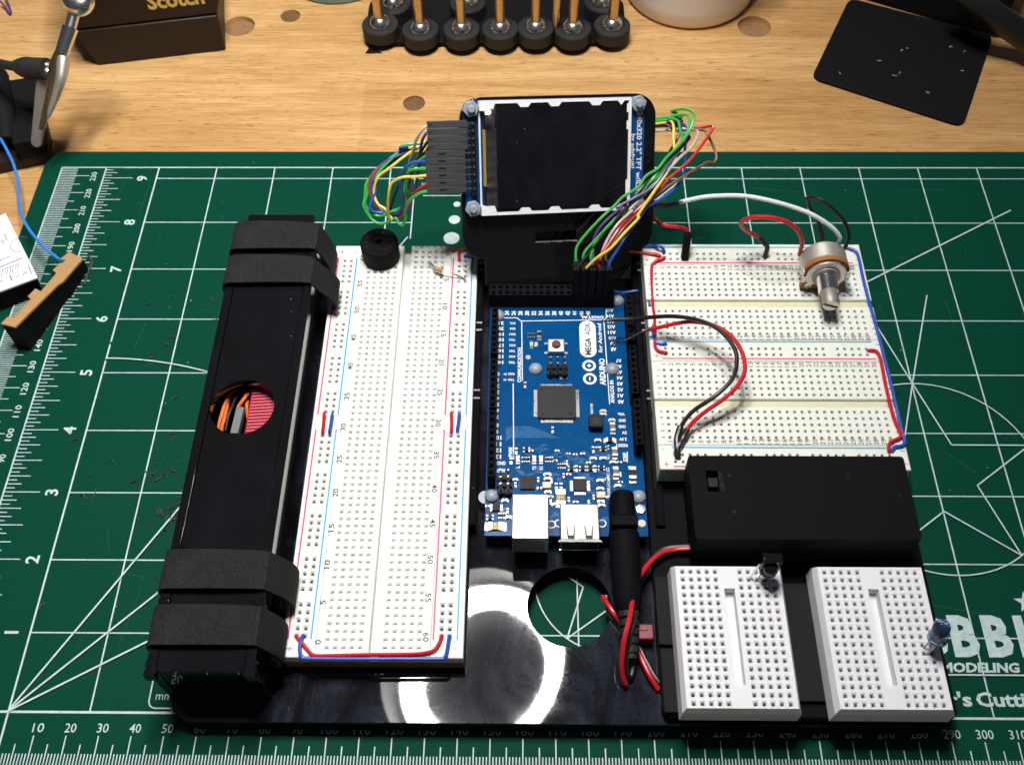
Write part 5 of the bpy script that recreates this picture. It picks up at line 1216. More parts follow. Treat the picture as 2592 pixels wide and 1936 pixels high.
# six pin headers
def pins(q, flip=False):
    x, y = q
    mb = MB()
    for i in range(3):
        for j in range(2):
            px, py = (x + (i - 1) * 2.54, y + (j - 0.5) * 2.54) if not flip else (x + (j - 0.5) * 2.54, y + (i - 1) * 2.54)
            mb.prism([(px + 1.27 * math.cos(math.radians(22.5 + 45 * k)) * 1.02, py + 1.27 * math.sin(math.radians(22.5 + 45 * k)) * 1.02) for k in range(8)], PZ + 0.04, PZ + 2.5)
    h_ = build(mb, 'pin_header', 'darkchip', ar, bevel=0.1)
    mb = MB()
    for i in range(3):
        for j in range(2):
            px, py = (x + (i - 1) * 2.54, y + (j - 0.5) * 2.54) if not flip else (x + (j - 0.5) * 2.54, y + (i - 1) * 2.54)
            mb.cbox(px, py, PZ + 2.4, 0.62, 0.62, 6.0 if not flip else 5.6)
    build(mb, 'pin', 'greymetal' if not flip else 'gold', h_, bevel=0.08)
pins((171.88, 117.62, 15.5)[:2]); pins((153.61, 71.25, 16.0)[:2], True)
# USB sockets
ux0, ux1 = 156.36, 167.93; uy0, uy1 = 47.68, 63.33
mb = MB(); mb.box(ux0, ux1, uy0, uy1, PZ + 0.05, 25.4); usb = build(mb, 'square_usb_socket', 'usb', ar, bevel=0.35)
mb = MB(); mb.slab([(ux0 + 1.2, 16.3), (ux1 - 1.2, 16.3), (ux1 - 1.2, 22), (ux1 - 2.6, 24), (ux0 + 2.6, 24), (ux0 + 1.2, 22)], (0, uy0 - 0.04, 0), (1, 0, 0), (0, 0, 1), (0, 0.02, 0)); build(mb, 'socket_mouth', 'greymetal', usb)
vx0, vx1 = 171.71, 184.25; vy0, vy1 = 48.98, 61.74
mb = MB(); mb.box(vx0, vx1, vy0, vy1, PZ + 0.05, 21.8); us = build(mb, 'flat_usb_socket', 'usbflat', ar, bevel=0.3)
mb = MB(); mb.slab([(vx0 - 0.3, 0), (vx1 + 0.3, 0), (vx1 + 0.9, 0.9), (vx0 - 0.9, 0.9)], (0, vy0 - 0.05, 21.7), (1, 0, 0), (0, -0.85, -0.25), (0, 0.1, 0.3)); mb.box(vx0 - 0.2, vx1 + 0.2, vy0 - 0.6, vy0 - 0.1, PZ + 0.3, PZ + 0.8); build(mb, 'flared_lip', 'usb', us, bevel=0.1)
mb = MB(); mb.box(vx0 + 0.6, vx1 - 0.6, vy0 - 0.03, vy0 - 0.01, PZ + 1.0, 21.3); build(mb, 'socket_mouth', 'darkchip', us)
for fx in (0.27, 0.73):
    cxv = vx0 + (vx1 - vx0) * fx; wv = 1.45
    mb = MB(); mb.prism([(cxv - wv, vy0 + 5.0), (cxv - wv * 0.75, vy0 + 0.4), (cxv + wv * 0.75, vy0 + 0.4), (cxv + wv, vy0 + 5.0), (cxv + wv * 0.8, vy0 + 5.0), (cxv + wv * 0.56, vy0 + 1.6), (cxv - wv * 0.56, vy0 + 1.6), (cxv - wv * 0.8, vy0 + 5.0)], 21.82, 21.86); build(mb, 'spring_slot', 'darkchip', us)
    mb = MB(); mb.slab([(-0.9, 0), (0.9, 0), (0.55, 3.2), (-0.55, 3.2)], (cxv, vy0 + 4.7, 21.95), (1, 0, 0), (0, -0.995, -0.06), (0, 0, 0.14)); build(mb, 'spring_tab', 'silk', us, bevel=0.08)
# power jack
jx0, jx1 = 188.09, 196.11; jy1 = 65.51; jy0 = 56.27
jxc, jr = (jx0 + jx1) / 2, (jx1 - jx0) / 2
prof = [(-jr, PZ + 0.05)] + [(-jr * math.cos(math.radians(a)), 20.5 + 4.6 * math.sin(math.radians(a))) for a in range(0, 181, 15)] + [(jr, PZ + 0.05)]
mb = MB(); mb.slab(prof[::-1], (jxc, jy0, 0), (1, 0, 0), (0, 0, 1), (0, jy1 - jy0, 0)); jk = build(mb, 'power_jack', 'blackplastic', ar, bevel=0.3)
mb = MB(); mb.box(jxc - jr - 0.25, jxc + jr + 0.25, jy0 - 3.6, jy0 - 0.05, PZ + 0.05, 25.2); build(mb, 'jack_flange', 'blackplastic', jk, bevel=0.3)
# domed nylon screws
for q in ((164.13, 119.1, 16.4), (191.75, 119.2, 16.4), (150.09, 143.29, 15.4), (195.09, 150.25, 16.0), (149.37, 67.97, 16.4), (198.29, 67.83, 16.4)):
    mb = MB(); mb.lathe([(2.45, 0), (2.45, 0.5), (2.2, 1.1), (1.5, 1.75), (0.7, 2.05), (0, 2.1)], (q[0], q[1], PZ + 0.05), seg=24); build(mb, 'nylon_screw', 'nylon', ar)
q = (146.96, 67.32, 12.0); mb = MB(); mb.lathe([(2.5, 0), (2.5, 4.4)], (q[0] + 0.3, q[1] + 1.4, 8.1), seg=24); build(mb, 'nylon_spacer', 'nylon', ar)
q = (198.66, 63.24, 14.8); mb = MB(); mb.lathe([(1.7, 0), (1.7, 0.9), (0.9, 1.0), (0, 1.0)], (q[0], q[1], PZ + 0.05), seg=6); build(mb, 'solder_lug', 'tin', ar)
q = (198.8, 58.35, 14.7); mb = MB(); mb.lathe([(1.3, 0), (1.3, 0.05), (0, 0.05)], (q[0], q[1], PZ + 0.03), seg=24); build(mb, 'mounting_pad', 'capbeige', ar)
q = (161.44, 124.56, 14.7); mb = MB(); mb.lathe([(0.95, 0), (0.95, 0.03), (0, 0.03)], (q[0], q[1], PZ + 0.03), seg=24); build(mb, 'fiducial', 'greymetal', ar)
# power plug pushed into the jack
pp = thing('power_plug', 'black barrel power plug pushed into the front of the blue board', 'plug', (jxc, jy0 - 20, 8))
px_ = jxc; pz = 20.0
mb = MB(); mb.lathe([(4.5, 0), (4.9, 0.5), (4.9, 12), (4.6, 19), (4.0, 24), (3.6, 25)], (px_, jy0 - 3.8, pz), (0.02, -1, -0.16), 32); build(mb, 'grip', 'blackplastic', pp)
mb = MB()
d = Vector((0.02, -1, -0.16)).normalized(); p0 = Vector((px_, jy0 - 3.8, pz)) + d * 25.1
for k in range(5): mb.lathe([(2.5, 0), (3.4 - 0.18 * k, 0.2), (3.3 - 0.18 * k, 1.9), (2.4, 2.1)], p0 + d * (2.7 * k), d, 24)
mb.cyl(p0, p0 + d * 14.5, 2.3, 1.9, 18)
build(mb, 'strain_relief', 'rubber', pp)

# ================================================================ parts plugged into the breadboards
# buzzer
bz = thing('buzzer', 'round black buzzer plugged into the rear end of the long breadboard', 'buzzer', (104.7, 169.7, 17.6))
R_ = 7.2; c = (104.7, 169.5)
mb = MB(); mb.lathe([(R_ - 0.2, 0), (R_, 0.3), (R_, 8.0), (R_ - 0.25, 8.35), (1.4, 8.35), (1.4, 6.6), (0, 6.6)], (c[0], c[1], 17.9), seg=48); build(mb, 'case', 'blackplastic', bz)
mb = MB()
for k, ch in enumerate('REMOVE SEAL'):
    a = math.radians(205 - 26 * k); mb.text(ch, (c[0] + 5.0 * math.cos(a), c[1] + 5.0 * math.sin(a), 26.29), 1.2, math.degrees(a) - 90)
build(mb, 'embossed_text', 'chip', bz, smooth=0)
for dx in (-3.8, 3.8):
    mb = MB(); mb.cyl((c[0] + dx, c[1], 16.2), (c[0] + dx, c[1], 18.1), 0.35, seg=8); build(mb, 'pin', 'lead', bz)
# resistor
rs = thing('resistor', 'small tan striped resistor lying across the rear of the long breadboard', 'resistor', (127.2, 163.02, 18.0))
p0, p1, p2, p3 = [Vector(v) for v in ((123.18, 166.52, 17.0), (125.89, 161.83, 20.2), (128.99, 160.33, 20.2), (137.41, 158.6, 17.0))]
d = (p2 - p1).normalized()
mb = MB(); mb.lathe([(0.5, 0), (0.95, 0.3), (1.0, 0.9), (0.8, 1.3), (0.8, 2.2), (1.0, 2.6), (0.95, 3.2), (0.5, 3.5)], p1, d, 20); build(mb, 'body', 'resistor', rs)
mb = MB()
for t, rr_ in ((0.45, 1.03), (1.5, 0.84), (2.1, 0.84), (2.75, 1.03)): mb.lathe([(rr_, 0), (rr_, 0.28)], p1 + d * t, d, 20)
build(mb, 'colour_band', 'band', rs)
mb = MB(); mb.tube([tuple(p0 - Vector((0, 0, 1))), tuple(p0 + Vector((0, 0, 0.5))), tuple((p0 + p1) / 2 + Vector((0, 0, 1.2))), tuple(p1)], 0.3, 8); build(mb, 'lead', 'lead', rs)
mb = MB(); mb.tube([tuple(p2), tuple(p2 + (p3 - p2) * 0.3 + Vector((0, 0, 0.7))), tuple(p2 + (p3 - p2) * 0.7 + Vector((0, 0, 0.9))), tuple(p3 + Vector((0, 0, 0.4))), tuple(p3 - Vector((0, 0, 1)))], 0.3, 8); build(mb, 'lead', 'lead', rs)
# blue light
ld = thing('blue_led', 'clear blue light on bent leads at the right edge of the small white breadboard', 'led', (278.72, 12.21, 22.8))
b0 = Vector((280.68, 14.7, 29.5)); b1 = Vector((280.37, 16.48, 36.5)); d = (b1 - b0).normalized()
mb = MB(); mb.lathe([(2.9, 0), (2.95, 0.9), (2.5, 1.0), (2.5, 5.6), (2.35, 6.5), (1.8, 7.5), (0.9, 8.1), (0, 8.25)], b0, d, 32); build(mb, 'lens', 'ledlens', ld, smooth=60)
mb = MB(); mb.lathe([(0.3, 0), (1.5, 3.2), (1.5, 3.5), (0, 3.5)], b0 + d * 1.2, d, 18); build(mb, 'reflector_cup', 'w_blue', ld)
for q, s_ in (((279.14, 12.28, 22.0), 1), ((278.68, 14.11, 22.0), -1)):
    e0 = b0 + Vector((0.9, -0.9, 0)) * s_ * 0.9
    mb = MB(); mb.tube([q, (Vector(q) * 0.6 + e0 * 0.4) + Vector((0, 0, 0.6)), e0, e0 + d * 1.2], 0.28, 6); build(mb, 'lead', 'lead', ld)
# infrared receiver
ir = thing('infrared_receiver', 'small black three-legged sensor standing at the back of the small white breadboard', 'sensor', (232.58, 35.59, 22.8))
ic = Vector((234.4, 36.01, 32.0))
mb = MB(); mb.box(ic.x - 3.0, ic.x + 3.0, ic.y - 0.6, ic.y + 2.4, ic.z - 2.6, ic.z + 4.4); build(mb, 'body', 'irlens', ir, bevel=0.4)
mb = MB(); mb.lathe([(2.3, 0), (2.3, 0.6), (2.0, 1.6), (1.2, 2.4), (0, 2.7)], (ic.x, ic.y - 0.5, ic.z), (0, -1, -0.12), 28); build(mb, 'lens', 'irlens', ir, smooth=60)
mb = MB(); mb.lathe([(2.6, 0), (2.55, 1.6), (1.6, 2.2), (0, 2.3)], (ic.x - 0.1, ic.y + 0.2, ic.z - 2.3), (0, -0.5, -1), 24); build(mb, 'shoulder', 'darkchip', ir, smooth=60)
for i, q in enumerate(((230.21, 35.86, 22.0), (232.8, 35.92, 22.0), (235.35, 35.89, 22.0))):
    e0 = (ic.x - 2.5 + 2.0 * i - (0.6 if i == 0 else 0), ic.y + 0.6, ic.z - (0.4 if i == 0 else 2.6))
    mb = MB(); mb.tube([q, (q[0], q[1] + 0.3, q[2] + 2.2), ((q[0] + e0[0]) / 2, (q[1] + e0[1]) / 2, (q[2] + e0[2]) / 2 + 0.8), e0], 0.33, 6); build(mb, 'leg', 'tin', ir)
# potentiometer
pt = thing('potentiometer', 'metal potentiometer with slotted shaft on the rear short breadboard', 'potentiometer', (268.7, 149, 23.4))
PX, PYc, PZc = 268.7, 149.2, 32.9; dn = Vector((-0.02, -1, -0.03)).normalized()
mb = MB(); mb.lathe([(8.0, 0), (8.3, 0.4), (8.3, 6.4), (7.9, 6.9), (0, 6.9)], (PX, PYc + 1.2, PZc), (0, 1, 0), 48); build(mb, 'can', 'steel', pt)
mb = MB()
poly = [(8.4 * math.cos(math.radians(a)), 8.4 * math.sin(math.radians(a))) for a in range(-30, 211, 10)] + [(-7.6, -8.2), (7.6, -8.2)]
mb.slab([(x, y_) for x, y_ in poly], (PX, PYc + 1.15, PZc), (1, 0, 0), (0, 0, 1), (0, -1.7, 0)); wf = build(mb, 'wafer', 'brownwafer', pt, bevel=0.12)
mb = MB(); mb.text('B10K', (PX + 1.6, PYc - 0.57, PZc + 6.6), 1.5, 0, width=4.6, frame=((1, 0, 0), (0, 0, 1))); build(mb, 'value_text', 'silk', wf, smooth=0)
for dx in (-5, 0, 5):
    mb = MB(); mb.lathe([(1.25, 0), (1.2, 0.35), (0.7, 0.4), (0.65, 0.1), (0, 0.1)], (PX + dx, PYc - 0.56, PZc - 6.2), (0, -1, 0), 20); build(mb, 'rivet', 'tin', wf)
    mb = MB(); mb.box(PX + dx - 0.5, PX + dx + 0.5, PYc - 0.4, PYc - 0.1, 21.4, 25.0); build(mb, 'terminal', 'tin', wf)
mb = MB()
poly = [(7.3 * math.cos(math.radians(a)), 7.3 * math.sin(math.radians(a))) for a in range(-40, 221, 20)]
mb.slab(poly, (PX + 0.1, PYc - 0.6, PZc), (1, 0, 0), (0, 0, 1), (0, -1.0, 0)); build(mb, 'front_plate', 'steel', pt, bevel=0.25)
mb = MB(); mb.lathe([(5.0, 0), (5.0, 0.7), (4.0, 0.8)], (PX, PYc - 1.65, PZc), dn, 32); build(mb, 'washer', 'greymetal', pt)
for s_ in (-1, 1):
    mb = MB(); mb.slab([(0, -1.6), (1.5 * s_, -1.6), (1.5 * s_, 1.4), (0, 1.4)][::s_], (PX + 6.9 * s_, PYc - 1.5, PZc + (1 if s_ > 0 else -1.5)), (1, 0, 0), (0, 0, 1), (0, -0.5, 0)); mb.box(*sorted((PX + 7.9 * s_, PX + 8.5 * s_)), PYc - 1.4, PYc + 1.8, PZc - 1, PZc + 2.2); build(mb, 'clamp_tab', 'steel', pt, bevel=0.15)
mb = MB(); prof = []
for k in range(9): prof += [(3.5, 0.75 * k), (3.2, 0.75 * k + 0.37)]
q0 = Vector((PX, PYc - 2.4, PZc)); mb.lathe([(3.5, -0.1)] + prof[1:], q0, dn, 28); build(mb, 'threaded_bush', 'chrome', pt)
q1 = q0 + dn * 6.2
mb = MB(); mb.lathe([(2.9, 0), (3.0, 0.3), (3.0, 5.6), (2.8, 6.0)], q1, dn, 32); mb.cyl(q1 + dn * 5.9, q1 + dn * 6.0, 2.8, 2.8, 32); sh = build(mb, 'shaft', 'greymetal', pt, bevel=0.05)
tipc = q1 + dn * 6.03; sv = Vector((0.93, 0, -0.36)).normalized(); sw_ = dn.cross(sv)
mb = MB()
mb.slab([(-2.85, -0.45), (2.85, -0.45), (2.85, 0.45), (-2.85, 0.45)], tipc + dn * 0.02, sv, sw_, dn * 0.03); build(mb, 'screw_slot', 'darkchip', sh)
mb = MB()
for s_ in (-1, 1):
    pol = [(2.75 * math.cos(math.radians(a)), s_ * 2.75 * math.sin(math.radians(a))) for a in range(12, 169, 12)]
    mb.slab(pol if s_ > 0 else pol[::-1], tipc + dn * 0.01, sv, sw_, dn * 0.12)
build(mb, 'cut_end', 'steel', sh)
# its three leads
lead('stranded_lead', 'white stranded lead running from the potentiometer behind the screen', 'w_white', [(219.42, 184.19, 32.59),(216.57, 167.91, 50.0),(222.01, 168.62, 51.0),(227.37, 168.64, 52.0),(238.07, 167.7, 53.0),(248.65, 164.88, 53.0),(259.57, 162.04, 51.0),(266.98, 159.45, 48.0),(271.84, 157.94, 44.0),(273.06, 157.31, 41.0),(272.57, 158.24, 37.0)], [(208.56, 182.25, 33.12),(211.55, 182.61, 32.75),(214.55, 182.88, 32.28),(220.06, 184.26, 32.51)], None, 0.8, 1.0, G)
lead('stranded_lead', 'red stranded lead from the potentiometer back into the rear power rail', 'w_red', [(260.68, 157.37, 33.0),(260.32, 157.5, 36.0),(259.64, 157.0, 41.0),(256.97, 157.94, 46.0),(252.14, 158.34, 50.0),(245.75, 158.41, 52.0),(240.08, 160.24, 50.0),(237.67, 161.78, 46.0),(239.21, 163.58, 41.0),(243.28, 165.31, 36.0),(246.62, 165.99, 33.0)], [(246.42, 165.9, 33.2),(248.89, 165.81, 30.5),(250.84, 165.8, 28.0),(250.94, 165.28, 25.6),(250.8, 164.73, 23.2)], None, 0.8, 0.95, G)
lead('stranded_lead', 'black stranded lead looping behind the potentiometer into the rear power rail', 'w_black', [(276.4, 159.07, 34.0),(276.99, 159.38, 37.0),(276.45, 159.62, 42.0),(273.71, 161.5, 47.0),(269.27, 163.42, 51.0),(265.11, 165.62, 53.0),(262.02, 168.26, 52.0),(261.59, 170.41, 49.0),(262.96, 171.42, 45.0),(266.1, 171.69, 40.0),(269.11, 171.85, 35.0),(270.44, 170.94, 32.0)], [(270.34, 170.96, 32.2),(271.5, 169.94, 29.5),(271.71, 169.32, 27.0),(272.21, 170.62, 23.2)], None, 0.74, 1.05, G)
lead('stranded_lead', 'dull red stranded lead dropping from behind the screen to a black crimp plug', 'w_red', [(209.26, 184.07, 33.6),(208.42, 181.9, 31.09),(209.68, 180.66, 27.54),(212.01, 172.06, 33.0),(216.47, 171.24, 33.0),(219.79, 170.88, 32.5),(221.54, 169.76, 31.0)], None, None, 0.72, 1.0, G)
cp = thing('crimp_plug', 'square black crimp plug standing in the rear power rail on a dull red lead', 'plug', (220.46, 164.5, 23.3))
q0 = Vector((220.32, 163.87, 23.4)); q1 = Vector((220.68, 167.53, 33.5)); dq = (q1 - q0); ax_ = dq.normalized(); sx_ = Vector((1, 0, 0)); sy_ = ax_.cross(sx_).normalized()
mb = MB(); mb.slab([(-1.25, -1.25), (1.25, -1.25), (1.25, 1.25), (-1.25, 1.25)][::-1], q0, sx_, sy_, dq); build(mb, 'housing', 'blackmatte', cp, bevel=0.12)
mb = MB(); mb.cyl(q0 - Vector((0, 0, 2)), q0, 0.3, seg=6); build(mb, 'pin', 'tin', cp)
wire('thin_wire', 'thin blue wire crossing from the board corner under the screen', [(193.88, 154.14, 16.0), (197.37, 152.73, 17.0), (200.9, 152.56, 18.0), (202.73, 152.82, 18.0)], 0.45, 'w_blue', cat='wire')

# ================================================================ around the mat
# tape dispenser: front face leaning back, undercut left end
td = thing('tape_dispenser', 'brown-black tape dispenser with gold lettering at the back of the bench', 'tape dispenser', (-10, 320, -2))
A0 = Vector((-43.6, 304.85, -2)); sd = Vector((0.98338, 0.18158, 0.0)); bkv = Vector((-sd.y, sd.x, 0)) * 46
mb = MB(); mb.slab([(0, 0.02), (60.2, 0.02), (61.0, 19.6), (-4.5, 19.6), (-4.7, 17.8)], A0, sd, (0, 0, 1), bkv); build(mb, 'weighted_foot', 'brownblack', td, bevel=0.7)
mb = MB(); mb.slab([(-4.4, 20.3), (61.2, 20.3), (63.5, 27), (64, 62), (-3.5, 62)], A0 + Vector((-sd.y, sd.x, 0)) * 0.5, sd, (0, 0, 1), bkv * 0.97); tb = build(mb, 'upper_shell', 'brownblack', td, bevel=0.9)
mb = MB(); mb.slab([(-4.0, 19.5), (60.8, 19.5), (60.8, 20.4), (-4.0, 20.4)], A0 + Vector((-sd.y, sd.x, 0)) * 1.2, sd, (0, 0, 1), bkv * 0.9); build(mb, 'parting_groove', 'darkchip', td)
tp_ = A0 + sd * 44.3 + Vector((0, 0, 30.6)) + Vector((sd.y, -sd.x, 0)) * -0.42
mb = MB(); mb.text('Scotch', tuple(tp_), 7.6, 0, width=25.5, bold=0.035, frame=(tuple(sd), (0, 0, 1))); build(mb, 'lettering', 'goldink', tb, smooth=0)
# helping hand: clip on a ball joint
hh = thing('alligator_clip', 'shiny alligator clip on a ball joint at the left edge of the bench', 'clip', (-52.15, 246.36, 4.0))
bc = Vector((-20.53, 266.27, 62.0))
mb = MB(); mb.lathe([(0, -4.6), (3, -4.2), (5.6, -2.6), (6.6, 0), (5.6, 2.6), (4.2, 3.8), (2.4, 4.2), (2.4, 2.5), (0, 2.5)], bc, (0.1, -0.45, 1), 32); build(mb, 'ball_joint', 'chrome', hh, smooth=60)
mb = MB(); mb.cyl((-22.19, 265.48, 60.0), (-24.55, 258.5, 55.0), 2.5, 2.3, 20); build(mb, 'rod', 'chrome', hh)
mb = MB(); mb.cyl((-24.63, 258.84, 55.0), (-28.95, 251.27, 48.0), 3.2, 2.7, 20); build(mb, 'ferrule', 'chrome', hh)
ja = [(-29.12, 251.95, 48.0), (-32.54, 248.72, 44.0), (-35.28, 245.11, 38.0), (-39.13, 240.94, 30.0), (-43.07, 235.17, 22.0)]
mb = MB(); mb.tube(ja, lambda t: 2.6 - 1.3 * t, 12); build(mb, 'lower_jaw', 'brass', hh)
jb = [(-28.79, 251.83, 47.0), (-29.02, 247.36, 44.0), (-30.49, 242.74, 40.0), (-34.9, 241.53, 33.0), (-40.12, 238.75, 26.0)]
mb = MB(); mb.tube(jb, lambda t: 3.0 - 1.9 * t, 12); build(mb, 'upper_jaw', 'steel', hh)
mb = MB(); mb.lathe([(1.3, -0.5), (1.3, 3.2), (0.8, 3.6), (0, 3.6)], (-37.22, 244.84, 31.0), (0.3, -0.5, 1), 14); build(mb, 'pivot_rivet', 'chrome', hh)
cb = thing('clip_lever', 'worn grey metal lever bar leaning against the alligator clip', 'lever', (-58.05, 250.6, 0.0))
P0, P1 = Vector((-38.06, 250.87, 40.0)), Vector((-50.05, 238.56, 12.0))
ax_ = (P1 - P0); L_ = ax_.length; ax_.normalize(); sx_ = Vector((1, 0.2, 0)); sx_ = (sx_ - ax_ * sx_.dot(ax_)).normalized(); sy_ = sx_.cross(ax_)
pol = [(3.4 * math.cos(math.radians(a)), 3.4 * math.sin(math.radians(a)) * 1.0) for a in range(180, 361, 18)] + [(2.3 * math.cos(math.radians(a)), L_ + 2.3 * math.sin(math.radians(a))) for a in range(0, 181, 18)]
mb = MB(); mb.slab(pol, P0 - sy_ * 1.5, sx_, ax_, sy_ * 3.0); build(mb, 'bar', 'greymetal', cb, bevel=0.7)
mb = MB(); mb.lathe([(2.0, 0), (1.9, 0.6), (1.0, 1.2), (0, 1.3)], P0 - sy_ * 1.4 if (P0 - sy_ * 1.5).z > (P0 + sy_ * 1.5).z else P0 + sy_ * 1.4, Vector((0, -0.5, 0.85)), 18); build(mb, 'rivet_head', 'chrome', cb)
cd = thing('booted_cable', 'thin dark cable ending in a black rubber boot beside the alligator clip', 'cable', (-61.36, 265.84, 30.0))
mb = MB(); mb.tube([(-67.88, 261.33, 36.0), (-61.07, 258.69, 37.0), (-55.71, 256.07, 38.0), (-50.42, 254.42, 38.5)], 1.9, 12); build(mb, 'cable', 'rubber', cd)
mb = MB(); mb.tube([(-52.84, 255.72, 38.0), (-49.12, 253.81, 39.0), (-44.06, 251.9, 40.0), (-37.3, 250.34, 41.0)], lambda t: 2.6 + 1.9 * min(1, t * 2.2), 16); build(mb, 'rubber_boot', 'rubber', cd)
# dark block they stand on
db = thing('clip_stand', 'dark plastic stand block under the grey lever at the left edge', 'stand', (-66.13, 252.71, -2.0))
mb = MB(); mb.prism([(-70.67, 232.82, 4.0)[:2], (-48.69, 240.56, 4.0)[:2], (-52.4, 253.3, 4.0)[:2], (-66.79, 288.33, 4.0)[:2], (-85.94, 285.31, 4.0)[:2]], -2, 4); build(mb, 'foot', 'brownblack', db, bevel=0.9)
mb = MB(); mb.prism([(-59.2, 235.11, 14.0)[:2], (-49.37, 238.11, 14.0)[:2], (-59.46, 278.63, 14.0)[:2], (-73.33, 275.69, 14.0)[:2]], 4.02, 14); build(mb, 'upright', 'blackmatte', db, bevel=0.8)
mb = MB(); mb.tube([(-78.45, 277.91, 14.0), (-69.81, 257.97, 15.0), (-67.06, 250.44, 13.0), (-65.32, 241.74, 9.0)], 5.5, 14); build(mb, 'rolled_flap', 'blackmatte', db)
# blue wires
wire('thin_wire', 'thin light blue wire running from the left edge to the tan notched strip', [(-68.11, 243.85, 14.0), (-65.62, 239.51, 13.0), (-61.69, 233.6, 11.0), (-57.58, 226.73, 10.0), (-53.93, 218.04, 9.0), (-48.91, 202.84, 9.0), (-45.34, 196.3, 9.0), (-40.53, 189.47, 10.0), (-34.65, 182.78, 11.0), (-29.74, 178.01, 11.0), (-25.31, 174.86, 10.0), (-24.11, 175.71, 7.5)], 0.62, 'w_lightblue', cat='wire', per=6)
wire('thin_wire', 'small purple blue wire loop at the top left corner of the bench', [(-101.96, 348.78, 2.0), (-100.14, 347.16, 0.0), (-96.62, 342.61, -1.0), (-96.24, 344.11, 0.0), (-98.89, 349.65, 2.0), (-101.0, 353.16, 2.0)], 0.5, 'w_purple', cat='wire')
# white card over an added black block that stands in for its shadow
wc = thing('printed_card', 'white card printed with small scales sticking in from the left edge', 'card', (-47.58, 182.59, 0.0))
cpoly = [(-52.6, 198.2, 11.0)[:2], (-30.41, 164.42, 11.0)[:2], (-43.15, 157.46, 11.0)[:2], (-52.93, 152.32, 11.0)[:2], (-69.81, 186.1, 11.0)[:2]]
mb = MB(); mb.prism(cpoly[::-1], 10, 11); build(mb, 'card_face', 'paper', wc, bevel=0.15)
cen = Vector((sum(p[0] for p in cpoly) / 5, sum(p[1] for p in cpoly) / 5))
mb = MB(); mb.prism([((p[0] - cen.x) * 0.93 + cen.x, (p[1] - cen.y) * 0.93 + cen.y) for p in cpoly][::-1], 0.1, 9.95); build(mb, 'shadow_block', 'blackmatte', wc, bevel=0.4)
mb = MB(); zc = 11.04
u = (Vector((-39.08, 174.22, 11.0)) - Vector((-46.61, 169.54, 11.0))).normalized(); ang = math.degrees(math.atan2(u.y, u.x))
def cl(p, q, wd): mb.line(p, q, wd, zc)
cl((-48.44, 168.38, 11.0), (-38.92, 174.31, 11.0), 0.5); cl((-47.39, 167.22, 11.0), (-39.39, 171.41, 11.0), 0.22)
for k in range(9):
    a = Vector((-47.09, 167.46, 11.0)).lerp(Vector((-39.57, 171.41, 11.0)), k / 8); cl(a, (a.x + 0.5, a.y - (2.6 if k % 2 else 4.0)), 0.25)
cl((-35.77, 170.72, 11.0), (-33.08, 166.11, 11.0), 0.35); cl((-41.73, 165.63, 11.0), (-39.82, 162.66, 11.0), 0.45)
mb.text('10 W', (-36.96, 165.87, 11.0)[:2] + (zc,), 1.7, ang, width=4.6); mb.text('W', (-44.51, 162.2, 11.0)[:2] + (zc,), 1.7, ang); mb.text('value:', (-46.44, 173.97, 11.0)[:2] + (zc,), 1.7, ang, width=6)
cl((-50.46, 186.13, 11.0), (-49.49, 186.62, 11.0), 0.3); cl((-49.49, 186.62, 11.0), (-47.93, 183.72, 11.0), 0.3); cl((-50.41, 182.75, 11.0), (-47.93, 183.72, 11.0), 0.3); cl((-49.49, 182.75, 11.0), (-48.6, 181.55, 11.0), 0.3)
mb.arc((-41.76, 181.32, 11.0)[:2], 4.0, 60, 285, 0.25, zc, 24)
build(mb, 'printed_scale', 'purpleink', wc, smooth=0)
# tan notched strip on black foam
ns = thing('notched_strip', 'tan notched board strip with black sides lying across the left ruler', 'strip', (-35.04, 163.7, 0.0))
NP = [(-23.6, 180.99, 7.0),(-17.21, 177.43, 7.0),(-18.27, 173.21, 7.8),(-20.74, 163.39, 9.6),(-21.95, 161.7, 10.0),(-29.99, 137.25, 15.0),(-35.83, 138.92, 15.0),(-34.74, 142.87, 14.0),(-32.41, 143.18, 13.6),(-29.6, 153.08, 11.8),(-31.31, 154.56, 11.6),(-29.83, 159.0, 10.8),(-27.34, 157.66, 10.8),(-24.78, 168.32, 8.9),(-26.82, 170.19, 8.6),(-25.36, 173.5, 8.0),(-26.33, 175.55, 7.8)]
mb = MB(); t_ = [mb.vert(p) for p in NP]; u_ = [mb.vert((p[0], p[1], p[2] - 0.9)) for p in NP]; n_ = len(NP)
mb.face(t_[::-1])
for k in range(n_): mb.face((t_[k], t_[(k + 1) % n_], u_[(k + 1) % n_], u_[k]))
build(mb, 'board_face', 'kraft', ns)
mb = MB(); t_ = [mb.vert((p[0] + (0.15 if i < 6 else 0), p[1], p[2] - 0.92)) for i, p in enumerate(NP)]; u_ = [mb.vert((p[0], p[1], 0.05)) for p in NP]
mb.face(t_[::-1]); mb.face(u_)
for k in range(n_): mb.face((t_[k], t_[(k + 1) % n_], u_[(k + 1) % n_], u_[k]))
build(mb, 'black_foam', 'blackmatte', ns)
mb = MB(); mb.lathe([(0.9, 0), (0.8, 0.3), (0, 0.5)], (-23.55, 175.46, 7.35), seg=14); build(mb, 'solder_blob', 'greymetal', ns)
